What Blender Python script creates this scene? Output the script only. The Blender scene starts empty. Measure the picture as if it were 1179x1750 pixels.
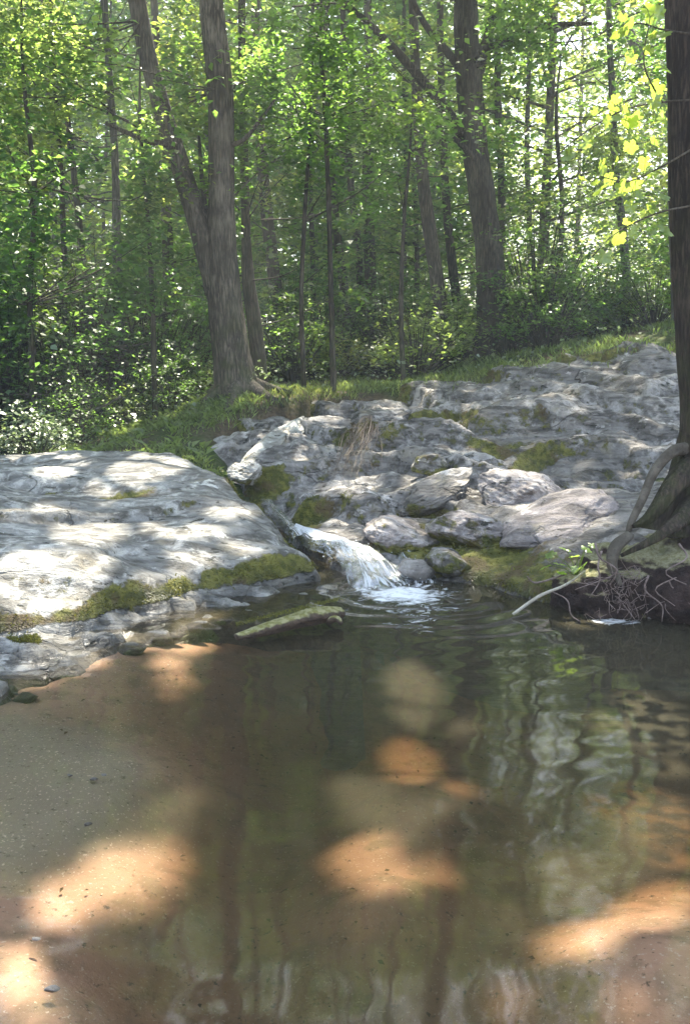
import bpy, math
import numpy as np
from mathutils import Vector

SC = bpy.context.scene
COL = SC.collection
rng = np.random.default_rng(11)

# ------------------------------------------------------------------ camera, sky, sun, exposure
FPX, PITCH, CAMZ = 1578.0, math.radians(9.9), 1.5
cam_d = bpy.data.cameras.new('camera')
cam = bpy.data.objects.new('camera', cam_d)
COL.objects.link(cam)
cam.location = (0, 0, CAMZ)
cam.rotation_euler = (math.radians(90) - PITCH, 0, 0)
cam_d.sensor_fit = 'VERTICAL'
cam_d.angle = 2 * math.atan(875 / FPX)
cam_d.clip_start = 0.05
cam_d.clip_end = 2000
SC.camera = cam

SUN_EL, SUN_AZ = math.radians(60), math.radians(8)      # azimuth from +Y towards +X
world = bpy.data.worlds.new('World'); SC.world = world; world.use_nodes = True
wn = world.node_tree
bg = wn.nodes['Background']
sky = wn.nodes.new('ShaderNodeTexSky'); sky.sky_type = 'NISHITA'; sky.sun_disc = False
sky.sun_elevation = SUN_EL; sky.sun_rotation = SUN_AZ
sky.air_density = 1.3; sky.dust_density = 2.5
wn.links.new(sky.outputs[0], bg.inputs[0]); bg.inputs[1].default_value = 0.15
sd = bpy.data.lights.new('sun', 'SUN'); sd.energy = 5.0; sd.angle = math.radians(0.6); sd.color = (1.0, .94, .80)
sun = bpy.data.objects.new('sun', sd); COL.objects.link(sun)
SUN = Vector((math.sin(SUN_AZ) * math.cos(SUN_EL), math.cos(SUN_AZ) * math.cos(SUN_EL), math.sin(SUN_EL)))
sun.rotation_euler = SUN.to_track_quat('Z', 'Y').to_euler()
sun.location = SUN * 60
vs = SC.view_settings
vs.view_transform = 'Standard'; vs.look = 'None'; vs.gamma = 1; vs.use_curve_mapping = False
vs.exposure = 2.45
cy = SC.cycles
cy.use_denoising = True
cy.max_bounces = 7; cy.diffuse_bounces = 4; cy.glossy_bounces = 3; cy.transmission_bounces = 4
cy.transparent_max_bounces = 10; cy.sample_clamp_indirect = 6; cy.caustics_reflective = False; cy.caustics_refractive = False

# ------------------------------------------------------------------ pixel <-> world
CT, ST = math.cos(PITCH), math.sin(PITCH)
def ray(px, py):
    yc = -(py - 875) / FPX
    return (px - 589.5) / FPX, CT + yc * ST, -ST + yc * CT
def P(px, py, Y):
    x, f, z = ray(px, py); t = Y / f
    return np.array([x * t, Y, CAMZ + z * t])
def P0(px, py, z0=0.0):
    x, f, z = ray(px, py); t = (z0 - CAMZ) / z
    return np.array([x * t, f * t, z0])
def pix(p):
    p = np.asarray(p, float); x, y, z = p[..., 0], p[..., 1], p[..., 2] - CAMZ
    d = np.maximum(y * CT - z * ST, 1e-3); u = y * ST + z * CT
    return 589.5 + x / d * FPX, 875 - u / d * FPX

# ------------------------------------------------------------------ noise
_perm = np.random.default_rng(5).permutation(256); _perm = np.concatenate([_perm, _perm, _perm])
_g = np.random.default_rng(6).normal(size=(256, 3)); _g /= np.linalg.norm(_g, axis=1)[:, None]
def pn(x, y, z=0.0):
    x, y, z = np.broadcast_arrays(np.asarray(x, float), np.asarray(y, float), np.asarray(z, float))
    xi, yi, zi = np.floor(x).astype(int), np.floor(y).astype(int), np.floor(z).astype(int)
    xf, yf, zf = x - xi, y - yi, z - zi
    xi &= 255; yi &= 255; zi &= 255
    u, v, w = (t * t * t * (t * (t * 6 - 15) + 10) for t in (xf, yf, zf))
    def g(a, b, c):
        h = _perm[_perm[_perm[xi + a] + yi + b] + zi + c]
        G = _g[h]
        return G[..., 0] * (xf - a) + G[..., 1] * (yf - b) + G[..., 2] * (zf - c)
    l = lambda a, b, t: a + t * (b - a)
    return 1.6 * l(l(l(g(0,0,0), g(1,0,0), u), l(g(0,1,0), g(1,1,0), u), v), l(l(g(0,0,1), g(1,0,1), u), l(g(0,1,1), g(1,1,1), u), v), w)
def fbm(x, y, z=0.0, o=4, gain=.5):
    s, a, f = 0, 1, 1
    for i in range(o):
        s = s + a * pn(x * f + 13 * i, y * f + 7 * i, z * f + 3 * i); a *= gain; f *= 2.03
    return s
def sst(a, b, x):
    t = np.clip((x - a) / (b - a), 0, 1); return t * t * (3 - 2 * t)
def tps(pts, lam=1e-3):
    pts = np.array(pts, float); n = len(pts)
    k = lambda r2: np.where(r2 > 1e-9, .5 * r2 * np.log(r2 + 1e-12), 0)
    d2 = ((pts[:, None, :2] - pts[None, :, :2]) ** 2).sum(-1)
    A = np.zeros((n + 3, n + 3)); A[:n, :n] = k(d2) + lam * np.eye(n)
    A[:n, n] = 1; A[:n, n+1:] = pts[:, :2]; A[n, :n] = 1; A[n+1:, :n] = pts[:, :2].T
    w = np.linalg.solve(A, np.concatenate([pts[:, 2], [0, 0, 0]]))
    def f(x, y):
        out = w[n] + w[n+1] * x + w[n+2] * y
        for i in range(n):
            out = out + w[i] * k((x - pts[i, 0]) ** 2 + (y - pts[i, 1]) ** 2)
        return out
    return f
def sdist(poly, x, y):
    poly = np.array(poly, float); n = len(poly)
    d = np.full(np.shape(x), 1e9); ins = np.zeros(np.shape(x), bool)
    for i in range(n):
        ax, ay = poly[i][:2]; bx, by = poly[(i + 1) % n][:2]
        ex, ey = bx - ax, by - ay
        t = np.clip(((x - ax) * ex + (y - ay) * ey) / (ex * ex + ey * ey + 1e-12), 0, 1)
        d = np.minimum(d, np.hypot(x - ax - t * ex, y - ay - t * ey))
        c = ((ay > y) != (by > y)) & (x < (bx - ax) * (y - ay) / (by - ay + 1e-12) + ax)
        ins ^= c
    return np.where(ins, d, -d)

# ------------------------------------------------------------------ object helpers
def link(o, parent=None, label=None, cat=None, group=None, kind=None):
    if o.name not in COL.objects: COL.objects.link(o)
    if parent is not None: o.parent = parent
    if label: o['label'] = label
    if cat: o['category'] = cat
    if group: o['group'] = group
    if kind: o['kind'] = kind
    return o
def empty(name, loc, label, cat, group=None):
    o = bpy.data.objects.new(name, None); o.location = loc; o.empty_display_size = .1
    return link(o, None, label, cat, group)
def mesh(name, V, F, mat, smooth=True, attrs=None, off=None):
    """V (n,3), F (m,k) int array of one polygon size"""
    V = np.asarray(V, np.float32); F = np.asarray(F, np.int32)
    if off is not None: V = V - np.asarray(off, np.float32)
    m = bpy.data.meshes.new(name); k = F.shape[1]
    m.vertices.add(len(V)); m.vertices.foreach_set('co', V.ravel())
    m.loops.add(F.size); m.loops.foreach_set('vertex_index', F.ravel())
    m.polygons.add(len(F)); m.polygons.foreach_set('loop_start', np.arange(0, F.size, k, dtype=np.int32))
    m.update(calc_edges=True)
    if smooth: m.polygons.foreach_set('use_smooth', np.ones(len(F), bool))
    for an, av in (attrs or {}).items():
        a = m.attributes.new(an, 'FLOAT', 'POINT'); a.data.foreach_set('value', np.asarray(av, np.float32).ravel())
    m.materials.append(mat)
    return m
def mobj(name, V, F, mat, parent=None, label=None, cat=None, group=None, kind=None, smooth=True, attrs=None, off=None):
    if parent is not None and off is None: off = tuple(parent.location)
    m = mesh(name, V, F, mat, smooth, attrs, off)
    o = bpy.data.objects.new(name, m)
    if parent is None and off is not None: o.location = off
    return link(o, parent, label, cat, group, kind)
def gridF(nu, nv):
    i = np.arange(nu * nv).reshape(nu, nv)
    return np.stack([i[:-1, :-1], i[1:, :-1], i[1:, 1:], i[:-1, 1:]], -1).reshape(-1, 4)
class Acc:
    def __init__(s): s.V = []; s.F = []; s.n = 0
    def add(s, V, F): s.V.append(V); s.F.append(np.asarray(F) + s.n); s.n += len(V)
    def get(s): return np.concatenate(s.V), np.concatenate(s.F)
def spline(pts, n):
    pts = np.array(pts, float); m = len(pts)
    if m == 2: 
        t = np.linspace(0, 1, n)[:, None]; return pts[0] * (1 - t) + pts[1] * t
    ext = np.vstack([2 * pts[0] - pts[1], pts, 2 * pts[-1] - pts[-2]])
    out = []
    for s in np.linspace(0, m - 1 - 1e-6, n):
        i = int(s); t = s - i; a, b, c, d = ext[i:i+4]
        out.append(.5 * (2*b + (c-a)*t + (2*a-5*b+4*c-d)*t*t + (3*b-a-3*c+d)*t**3))
    return np.array(out)
def tube(pts, radii, segs=10, n=None, rough=0.0, flute=0.0, seed=0, closed=True, freq=6):
    """pts control points, radii per control point"""
    n = n or max(len(pts) * 3, 6)
    C = spline(np.column_stack([np.array(pts, float), np.array(radii, float)]), n)
    R = np.maximum(C[:, 3], .0008); C = C[:, :3]
    T = np.gradient(C, axis=0); T /= np.linalg.norm(T, axis=1)[:, None] + 1e-9
    ref = np.array([0, 1, 0]) if abs(T[0][1]) < .8 else np.array([1, 0, 0])
    U = np.cross(T, ref); U /= np.linalg.norm(U, axis=1)[:, None] + 1e-9
    W = np.cross(T, U)
    a = np.linspace(0, 2 * np.pi, segs, endpoint=False)
    L = np.concatenate([[0], np.cumsum(np.linalg.norm(np.diff(C, axis=0), axis=1))])
    rr = R[:, None] * np.ones(segs)[None]
    if rough:
        rr = rr * (1 + rough * fbm(np.cos(a)[None] * 1.3 * freq / 6 + seed * 9.1, np.sin(a)[None] * 1.3 * freq / 6, L[:, None] * 1.1 / (1), 3)
                   + rough * .5 * pn(np.cos(a)[None] * 4 + seed, np.sin(a)[None] * 4, L[:, None] * .9))
    if segs >= 30: rr = rr * (1 - .075 * (1 - np.abs(pn(np.cos(a)[None] * 7 + seed, np.sin(a)[None] * 7, L[:, None] * 1.6))) ** 4)
    if flute: rr = rr * (1 + flute * np.cos(a * 5 + seed)[None] * np.exp(-L / (R[0] * 2.2))[:, None])
    V = C[:, None] + rr[..., None] * (np.cos(a)[None, :, None] * U[:, None] + np.sin(a)[None, :, None] * W[:, None])
    V = V.reshape(-1, 3)
    i = np.arange(n * segs).reshape(n, segs); j = np.roll(i, -1, axis=1)
    F = np.stack([i[:-1], j[:-1], j[1:], i[1:]], -1).reshape(-1, 4)
    if closed:
        V = np.vstack([V, C[0], C[-1]])
        c0, c1 = n * segs, n * segs + 1
        f0 = np.stack([j[0], i[0], np.full(segs, c0), np.full(segs, c0)], -1)
        f1 = np.stack([i[-1], j[-1], np.full(segs, c1), np.full(segs, c1)], -1)
        # split caps into triangles-as-quads by pairing neighbours
        k = np.arange(0, segs - 1, 2)
        q0 = np.stack([i[0][(k + 2) % segs], i[0][k + 1], i[0][k], np.full(len(k), c0)], -1)
        q1 = np.stack([i[-1][k], i[-1][k + 1], i[-1][(k + 2) % segs], np.full(len(k), c1)], -1)
        F = np.vstack([F, q0, q1])
    return V, F

def leaves(C, N, size, aspect=.62, fold=.18, r=rng):
    """one folded four-cornered leaf per centre"""
    n = len(C); C = np.asarray(C, float); N = N / (np.linalg.norm(N, axis=1)[:, None] + 1e-9)
    A = r.normal(size=(n, 3)); A -= (A * N).sum(1)[:, None] * N; A /= np.linalg.norm(A, axis=1)[:, None] + 1e-9
    B = np.cross(N, A); s = (np.asarray(size) * np.ones(n))[:, None] * .5
    tip = C + A * s - N * s * .15; bas = C - A * s
    l = C + B * s * aspect - A * s * .12 + N * s * fold; q = C - B * s * aspect - A * s * .12 + N * s * fold
    V = np.stack([bas, l, tip, q], 1).reshape(-1, 3)
    F = np.arange(4 * n).reshape(n, 4)
    return V, F

# ------------------------------------------------------------------ materials
def mat(name):
    m = bpy.data.materials.new(name); m.use_nodes = True
    nt = m.node_tree; nt.nodes.clear()
    o = nt.nodes.new('ShaderNodeOutputMaterial')
    return m, nt, o
class NB:
    def __init__(s, nt): s.nt = nt
    def n(s, t, **k):
        nd = s.nt.nodes.new(t)
        for a, v in k.items(): setattr(nd, a, v)
        return nd
    def put(s, sock, v):
        if isinstance(v, bpy.types.NodeSocket): s.nt.links.new(v, sock)
        elif isinstance(v, (tuple, list)) and len(v) == 3 and sock.type == 'RGBA': sock.default_value = (*v, 1)
        else: sock.default_value = v
    def noise(s, vec, scale, detail=5, rough=.55, dist=0.0):
        nd = s.n('ShaderNodeTexNoise'); s.put(nd.inputs['Vector'], vec); nd.inputs['Scale'].default_value = scale
        nd.inputs['Detail'].default_value = detail; nd.inputs['Roughness'].default_value = rough; nd.inputs['Distortion'].default_value = dist
        return nd.outputs['Fac']
    def vor(s, vec, scale, feature='F1'):
        nd = s.n('ShaderNodeTexVoronoi', feature=feature); s.put(nd.inputs['Vector'], vec); nd.inputs['Scale'].default_value = scale
        return nd.outputs['Distance']
    def pos(s): return s.n('ShaderNodeNewGeometry').outputs['Position']
    def obj(s): return s.n('ShaderNodeTexCoord').outputs['Object']
    def mapv(s, vec, scale=(1,1,1), rot=(0,0,0)):
        nd = s.n('ShaderNodeMapping'); s.put(nd.inputs[0], vec); nd.inputs['Scale'].default_value = scale; nd.inputs['Rotation'].default_value = rot
        return nd.outputs[0]
    def ramp(s, v, a, b, lo=0.0, hi=1.0):
        nd = s.n('ShaderNodeMapRange'); nd.interpolation_type = 'SMOOTHSTEP'; s.put(nd.inputs[0], v)
        for i, q in zip((1, 2, 3, 4), (a, b, lo, hi)): s.put(nd.inputs[i], q)
        return nd.outputs[0]
    def m(s, op, a, b=0.0):
        nd = s.n('ShaderNodeMath', operation=op); s.put(nd.inputs[0], a); s.put(nd.inputs[1], b); return nd.outputs[0]
    def mix(s, f, a, b):
        nd = s.n('ShaderNodeMix', data_type='RGBA'); s.put(nd.inputs[0], f); s.put(nd.inputs[6], a); s.put(nd.inputs[7], b); return nd.outputs[2]
    def attr(s, name): return s.n('ShaderNodeAttribute', attribute_name=name).outputs['Fac']
    def bump(s, h, strength, dist):
        nd = s.n('ShaderNodeBump'); s.put(nd.inputs['Height'], h); nd.inputs['Strength'].default_value = strength; nd.inputs['Distance'].default_value = dist
        return nd.outputs[0]
    def pbr(s, col, rough=.8, spec=.4, normal=None):
        nd = s.n('ShaderNodeBsdfPrincipled'); s.put(nd.inputs['Base Color'], col); s.put(nd.inputs['Roughness'], rough)
        nd.inputs['Specular IOR Level'].default_value = spec
        if normal is not None: s.put(nd.inputs['Normal'], normal)
        return nd.outputs[0]
    def mixs(s, f, a, b):
        nd = s.n('ShaderNodeMixShader'); s.put(nd.inputs[0], f); s.put(nd.inputs[1], a); s.put(nd.inputs[2], b); return nd.outputs[0]

def rock_mat(name, base=(.275,.265,.245), pale=(.50,.48,.44), dark=(.085,.078,.066), rot=.35, mossc=(.085,.088,.016)):
    m, nt, o = mat(name); b = NB(nt); p = b.pos()
    st = b.mapv(p, (1.1, 4.2, 6.5), (0.25, 0.15, rot))
    w = b.noise(p, 1.3, 4); streak = b.noise(st, 2.2, 8, .62, .6); fine = b.noise(p, 42, 6, .7); mid = b.noise(p, 9, 6, .65, .4)
    c = b.mix(b.ramp(streak, .36, .66), dark, base)
    c = b.mix(b.ramp(b.m('ADD', b.m('MULTIPLY', mid, .6), b.m('MULTIPLY', w, .5)), .53, .68), c, pale)
    c = b.mix(b.ramp(fine, .56, .74), c, (.16,.145,.13))
    c = b.mix(b.ramp(b.noise(p, 3.2, 5, .6), .58, .70, 0, .55), c, (.27,.235,.17))
    sp = b.m('MULTIPLY', b.ramp(b.noise(b.mapv(p, (1, 2.4, 2.4), (.2, .1, rot)), 9, 5, .6), .60, .66), b.ramp(b.noise(p, 2.3, 2), .45, .6))
    c = b.mix(sp, c, (.045,.045,.032))
    c = b.mix(b.m('MULTIPLY', b.ramp(b.noise(b.mapv(p, (1, 2, 2), (.2, .1, rot)), 4.5, 6, .7, .3), .56, .64), b.ramp(b.noise(p, 1.7, 2), .48, .6)), c, tuple(min(.7, x * 1.3) for x in pale))
    wv = b.n('ShaderNodeVectorMath', operation='ADD'); nv = b.n('ShaderNodeTexNoise'); b.put(nv.inputs['Vector'], p); nv.inputs['Scale'].default_value = 2.2; nv.inputs['Detail'].default_value = 5
    b.put(wv.inputs[0], b.mapv(p, (.8, 2.2, 1.6), (.2, .1, rot))); b.put(wv.inputs[1], nv.outputs['Color'])
    ck = b.m('MULTIPLY', b.ramp(b.vor(wv.outputs[0], 1.15, 'DISTANCE_TO_EDGE'), 0, .018, 1, 0), b.ramp(b.noise(p, 1.5, 3), .50, .66))
    c = b.mix(b.m('MULTIPLY', ck, .6), c, (.06,.055,.045))
    c = b.mix(b.ramp(b.noise(p, 120, 2), .55, .75, 0, .5), c, (.13,.12,.105))
    ms = b.attr('moss')
    mn = b.m('ADD', b.m('MULTIPLY', ms, 1.25), b.m('MULTIPLY', b.m('SUBTRACT', b.noise(p, 8, 7, .7), .5), 1.5))
    mk = b.ramp(mn, .42, .62)
    mc = b.mix(b.ramp(b.noise(p, 14, 5), .4, .62), mossc, (.20,.19,.04))
    mc = b.mix(b.ramp(b.noise(p, 5, 3), .5, .66), mc, (.12,.085,.035))
    c = b.mix(mk, c, mc)
    wet = b.attr('wet')  # also carries the shade painted into the outcrop recess
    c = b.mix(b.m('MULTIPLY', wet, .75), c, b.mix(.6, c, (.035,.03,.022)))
    h = b.m('ADD', b.m('MULTIPLY', streak, 1.1), b.m('ADD', b.m('MULTIPLY', fine, .34), b.m('MULTIPLY', mid, .30)))
    h = b.m('ADD', h, b.m('MULTIPLY', mk, b.m('MULTIPLY', b.noise(p, 70, 3), .7)))
    h = b.m('SUBTRACT', h, b.m('ADD', b.m('MULTIPLY', sp, .8), b.m('MULTIPLY', ck, .8)))
    nrm = b.bump(h, 1.0, .045)
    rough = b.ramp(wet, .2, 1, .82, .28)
    nt.links.new(b.pbr(c, rough, .35, nrm), o.inputs[0])
    return m
def bark_mat(name, a, c2, scale=1.0, mossy=.0, rough_b=.9):
    m, nt, o = mat(name); b = NB(nt); p = b.pos()
    st = b.mapv(p, (26 * scale, 26 * scale, 3.4 * scale)); r = b.m('ADD', b.m('MULTIPLY', b.noise(st, 1, 8, .7, 1.2), .7), b.m('MULTIPLY', b.vor(st, 1.1, 'DISTANCE_TO_EDGE'), .55)); n2 = b.noise(p, 3.0 * scale, 4); n3 = b.noise(p, 60 * scale, 3)
    c = b.mix(b.ramp(r, .36, .60), tuple(x * .25 for x in a), a)
    c = b.mix(b.m('MULTIPLY', b.ramp(b.m('ADD', b.m('MULTIPLY', n2, .5), b.m('MULTIPLY', b.noise(st, 3, 5, .7), .5)), .46, .66), .7), c, c2)
    c = b.mix(b.ramp(b.noise(p, 1.4 * scale, 5, .6), .42, .62, 0, .45), c, tuple(x * .45 for x in a))
    if mossy:
        sep = b.n('ShaderNodeSeparateXYZ'); b.put(sep.inputs[0], p)
        k = b.m('MULTIPLY', b.ramp(sep.outputs[2], 3.0, .6), b.ramp(b.noise(p, 5, 6, .7), .42, .6))
        c = b.mix(b.m('MULTIPLY', k, mossy), c, (.055,.07,.018))
    nrm = b.bump(b.m('ADD', r, b.m('MULTIPLY', n3, .25)), rough_b, .03 / scale)
    nt.links.new(b.pbr(c, .9, .2, nrm), o.inputs[0])
    return m
def leaf_mat(name, dif, tra, var=.35, gloss=.06, tmix=.5, yellow=(.20,.21,.03)):
    m, nt, o = mat(name); b = NB(nt)
    g = b.n('ShaderNodeNewGeometry'); r = g.outputs['Random Per Island']
    hue = b.n('ShaderNodeHueSaturation'); b.put(hue.inputs['Color'], dif); b.put(hue.inputs['Value'], b.ramp(r, 0, 1, 1 - var, 1 + var))
    hue2 = b.n('ShaderNodeHueSaturation'); b.put(hue2.inputs['Color'], b.mix(b.ramp(b.noise(b.pos(), .45, 3), .45, .7), tra, yellow)); b.put(hue2.inputs['Value'], b.ramp(r, 0, 1, 1 - var, 1 + var))
    d = b.n('ShaderNodeBsdfDiffuse'); b.put(d.inputs[0], hue.outputs[0])
    t = b.n('ShaderNodeBsdfTranslucent'); b.put(t.inputs[0], hue2.outputs[0])
    gl = b.n('ShaderNodeBsdfGlossy'); gl.inputs[0].default_value = (.95,.97,.9,1); gl.inputs[1].default_value = .42
    s = b.mixs(tmix, d.outputs[0], t.outputs[0]); s = b.mixs(gloss, s, gl.outputs[0])
    nt.links.new(s, o.inputs[0]); return m
def plain_mat(name, c, c2, scale=8, rough=.9, bump=.5, bd=.02, spec=.2):
    m, nt, o = mat(name); b = NB(nt); p = b.pos()
    n1 = b.noise(p, scale, 6, .65); n2 = b.noise(p, scale * 7, 4, .6)
    cc = b.mix(b.ramp(n1, .36, .64), c, c2); cc = b.mix(b.ramp(n2, .5, .75, 0, .6), cc, tuple(x * .5 for x in c))
    nt.links.new(b.pbr(cc, rough, spec, b.bump(b.m('ADD', n1, b.m('MULTIPLY', n2, .4)), bump, bd)), o.inputs[0]); return m

M_ROCK = rock_mat('grey_gneiss', rot=.30)
M_ROCK2 = rock_mat('outcrop_gneiss', base=(.262,.240,.220), pale=(.41,.38,.355), dark=(.065,.057,.05), rot=.55)
M_ROCK3 = rock_mat('pinkish_boulder', base=(.34,.295,.28), pale=(.50,.45,.43), dark=(.13,.11,.10), rot=.5)
M_ROCKW = rock_mat('white_quartz_rock', base=(.46,.44,.40), pale=(.62,.60,.56), dark=(.25,.23,.20), rot=.5)
M_BARK = bark_mat('grey_brown_bark', (.19,.155,.118), (.24,.205,.165), mossy=.55)
M_BARK2 = bark_mat('dark_bark', (.135,.108,.078), (.18,.155,.12), 1.0, .6)
M_BARKN = bark_mat('near_wet_bark', (.075,.055,.042), (.10,.075,.055), 1.6, .35, 1.0)
M_BARKP = bark_mat('pale_bark', (.22,.20,.17), (.30,.29,.26), 1.2)
M_ROOT = plain_mat('weathered_root', (.06,.05,.038), (.125,.108,.085), 9, .85, .8, .02)
M_SOIL = plain_mat('dark_root_soil', (.030,.022,.018), (.06,.043,.034), 7, .95, 1.0, .05)
M_ROOTLET = plain_mat('pinkish_rootlet', (.12,.085,.075), (.26,.20,.18), 20, .8)
M_DEAD = plain_mat('sodden_leaf', (.07,.045,.025), (.13,.085,.05), 20)
M_STICK = plain_mat('bleached_stick', (.34,.30,.24), (.46,.42,.35), 20, .8)
M_LEAF = leaf_mat('mid_green_leaf', (.085,.125,.034), (.21,.38,.055), tmix=.66, yellow=(.28,.38,.04))
M_LEAFD = leaf_mat('deep_green_leaf', (.065,.105,.034), (.15,.30,.045), tmix=.66, yellow=(.20,.28,.035))
M_LEAFL = leaf_mat('light_green_leaf', (.115,.155,.038), (.36,.48,.10), gloss=.07, tmix=.66, yellow=(.42,.46,.07))
M_LEAFP = leaf_mat('pale_undergrowth_leaf', (.16,.21,.11), (.22,.30,.11), gloss=.12)
M_LEAFV = leaf_mat('sunlit_vine_leaf', (.12,.19,.04), (.36,.52,.06), .3, .06, .68, yellow=(.48,.55,.07))
M_GRASS = leaf_mat('bank_grass', (.13,.17,.045), (.28,.38,.08), .4, .04, .45, yellow=(.36,.40,.10))
M_MOSS = leaf_mat('moss_fringe', (.105,.105,.018), (.20,.19,.028), .5, .02, .3, yellow=(.17,.14,.03))
M_DRY = leaf_mat('dry_straw', (.20,.155,.125), (.18,.14,.10), .3, .03, .3, yellow=(.30,.26,.16))

# ------------------------------------------------------------------ terrain height
gpts = []
def g(px, py, Y, dz=0): gpts.append(P(px, py, Y) + np.array([0, 0, dz]))
def gw(x, y, z): gpts.append(np.array([x, y, z]))
for (x, y, z) in [(0,-2,.10),(0,-1,.05),(-2,-1,.2),(2,-1,.12),(0,.3,-.04),(1.2,.3,-.06),(-1,.4,.05),
                  (0,1.3,-.16),(.8,1.5,-.15),(.05,2.2,-.19),(.5,3.0,-.24),(0,3.8,-.30),(.7,4.2,-.34),(1.5,3.2,-.30),(2.4,3.6,-.30),(.4,5.4,-.42),(.3,6.0,-.40),
                  (1.5,4.6,-.42),(2.6,2.0,-.2),(-.5,3.2,-.13),(-.55,2.7,-.13),(-.45,4.2,-.22),(-3.2,3.0,.02),(-2.2,3.2,-.03),(-3,1.5,.25),(-5,2,.6),(-5,5,.4),(5,2,.5),(5.2,5,1.0),(3.6,1,.10),
                  (8,8,1.7),(8,2,1.2),(-9,4,1.1),(-8,9,.8),(0,-6,.7),(-8,-6,1.2),(8,-6,1.2)]: gw(x, y, z)
for q in [(90,1300,-.010),(40,1360,-.008),(150,1370,-.014),(200,1290,-.022),(10,1240,-.02),(20,1450,-.016),(-80,1330,-.01),(300,1330,-.13),(250,1425,-.12),(330,1400,-.19),(150,1610,-.12),(230,1650,-.17),(350,1560,-.22),(450,1450,-.24),(500,1300,-.26),(850,1400,-.26),(520,1680,-.24),(760,1620,-.24),(280,1240,-.13),(380,1250,-.2),(60,1500,-.06),(40,1640,-.022),(20,1730,-.016),(-60,1650,-.010),(120,1700,-.03),
          (150,1500,-.075),(260,1470,-.085),(340,1120,-.10),(240,1160,-.11),(130,1215,-.07),(230,1215,-.10),(420,1120,-.20),(670,1475,-.105),(560,1560,-.17),(700,1310,-.13),(1000,1600,-.07),(1140,1560,-.06),(1100,1690,-.05),(850,1500,-.2)]:
    p = P0(q[0], q[1]); gw(p[0], p[1], q[2])
for q in [(-200,800,9),(60,790,8.6),(200,775,9.2),(60,740,11),(230,730,10.5),(340,720,10),(400,672,11),(500,672,12),(600,655,13),(700,650,13),
          (850,612,13.5),(1000,585,13),(1150,560,12.5),(1300,540,12),(0,690,14),(200,670,15),(640,640,20),(400,645,20),(850,615,20),(1100,575,20),(100,640,22),
          (-300,650,14),(-400,700,10.5),(1100,570,30),(600,628,35),(100,620,35),(900,600,35)]:
    g(*q)
gw(-30, 60, 4); gw(30, 60, 4.5); gw(0, 70, 3); gw(-25, 20, 3); gw(25, 20, 4); gw(0,-30,2); gw(-30,-20,3); gw(30,-20,3)
Hraw = tps(gpts, 2e-3)
def Hg(x, y):
    x = np.asarray(x, float); y = np.asarray(y, float)
    xc, yc = np.clip(x, -35, 35), np.clip(y, -30, 72)
    h = Hraw(xc, yc)
    far = sst(6, 12, y)
    return h + .05 * far * fbm(x * .6, y * .6, 3, 3) + .006 * fbm(x * 2.3, y * 2.3, 9, 3) * (1 - far)

def slope_attrs(x, y, z): pass

# rocks as height fields over a footprint, pushed about by 3-D noise
def rock_field(ctrl, poly, w, zmin, x0, x1, y0, y1, step, extra, rough, seed, edgen=.06):
    f = tps([P(*c) for c in ctrl], 1e-3)
    poly = [(P(*c) if len(c) == 3 else (P0(*c) if c[0] > 45 or c[1] > 45 else np.array([c[0], c[1], 0]))) for c in poly]
    xs = np.arange(x0, x1, step); ys = np.arange(y0, y1, step)
    X, Y = np.meshgrid(xs, ys, indexing='ij')
    top = f(X, Y)
    top = extra(X, Y, top)
    e = sdist(poly, X, Y) + edgen * fbm(X * 2.2 + seed, Y * 2.2, 0, 4)
    prof = sst(-.02, w, e) ** .55
    Z = zmin + (top - zmin) * prof
    gx, gy = np.gradient(Z, step)
    N = np.stack([-gx, -gy, np.ones_like(Z)], -1); N /= np.linalg.norm(N, axis=-1)[..., None]
    d = rough * (fbm(X * 3 + seed, Y * 3, Z * 6, 5, .55)) + rough * .45 * np.abs(fbm(X * 5 + seed, Y * 9, Z * 20, 4, .55))
    V = np.stack([X, Y, Z], -1) + N * (d * sst(-.3, .1, e))[..., None]
    return X, Y, V, N, e, poly

def line_step(X, Y, pts, h, w):
    """+h behind a polyline given as world points with increasing x"""
    pts = np.array(pts); ly = np.interp(X, pts[:, 0], pts[:, 1])
    fade = sst(pts[0, 0] - .3, pts[0, 0], X) * (1 - sst(pts[-1, 0], pts[-1, 0] + .3, X))
    return h * fade * sst(-w, w, Y - ly + .05 * fbm(X * 4, Y * 2, 1, 3))

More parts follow.
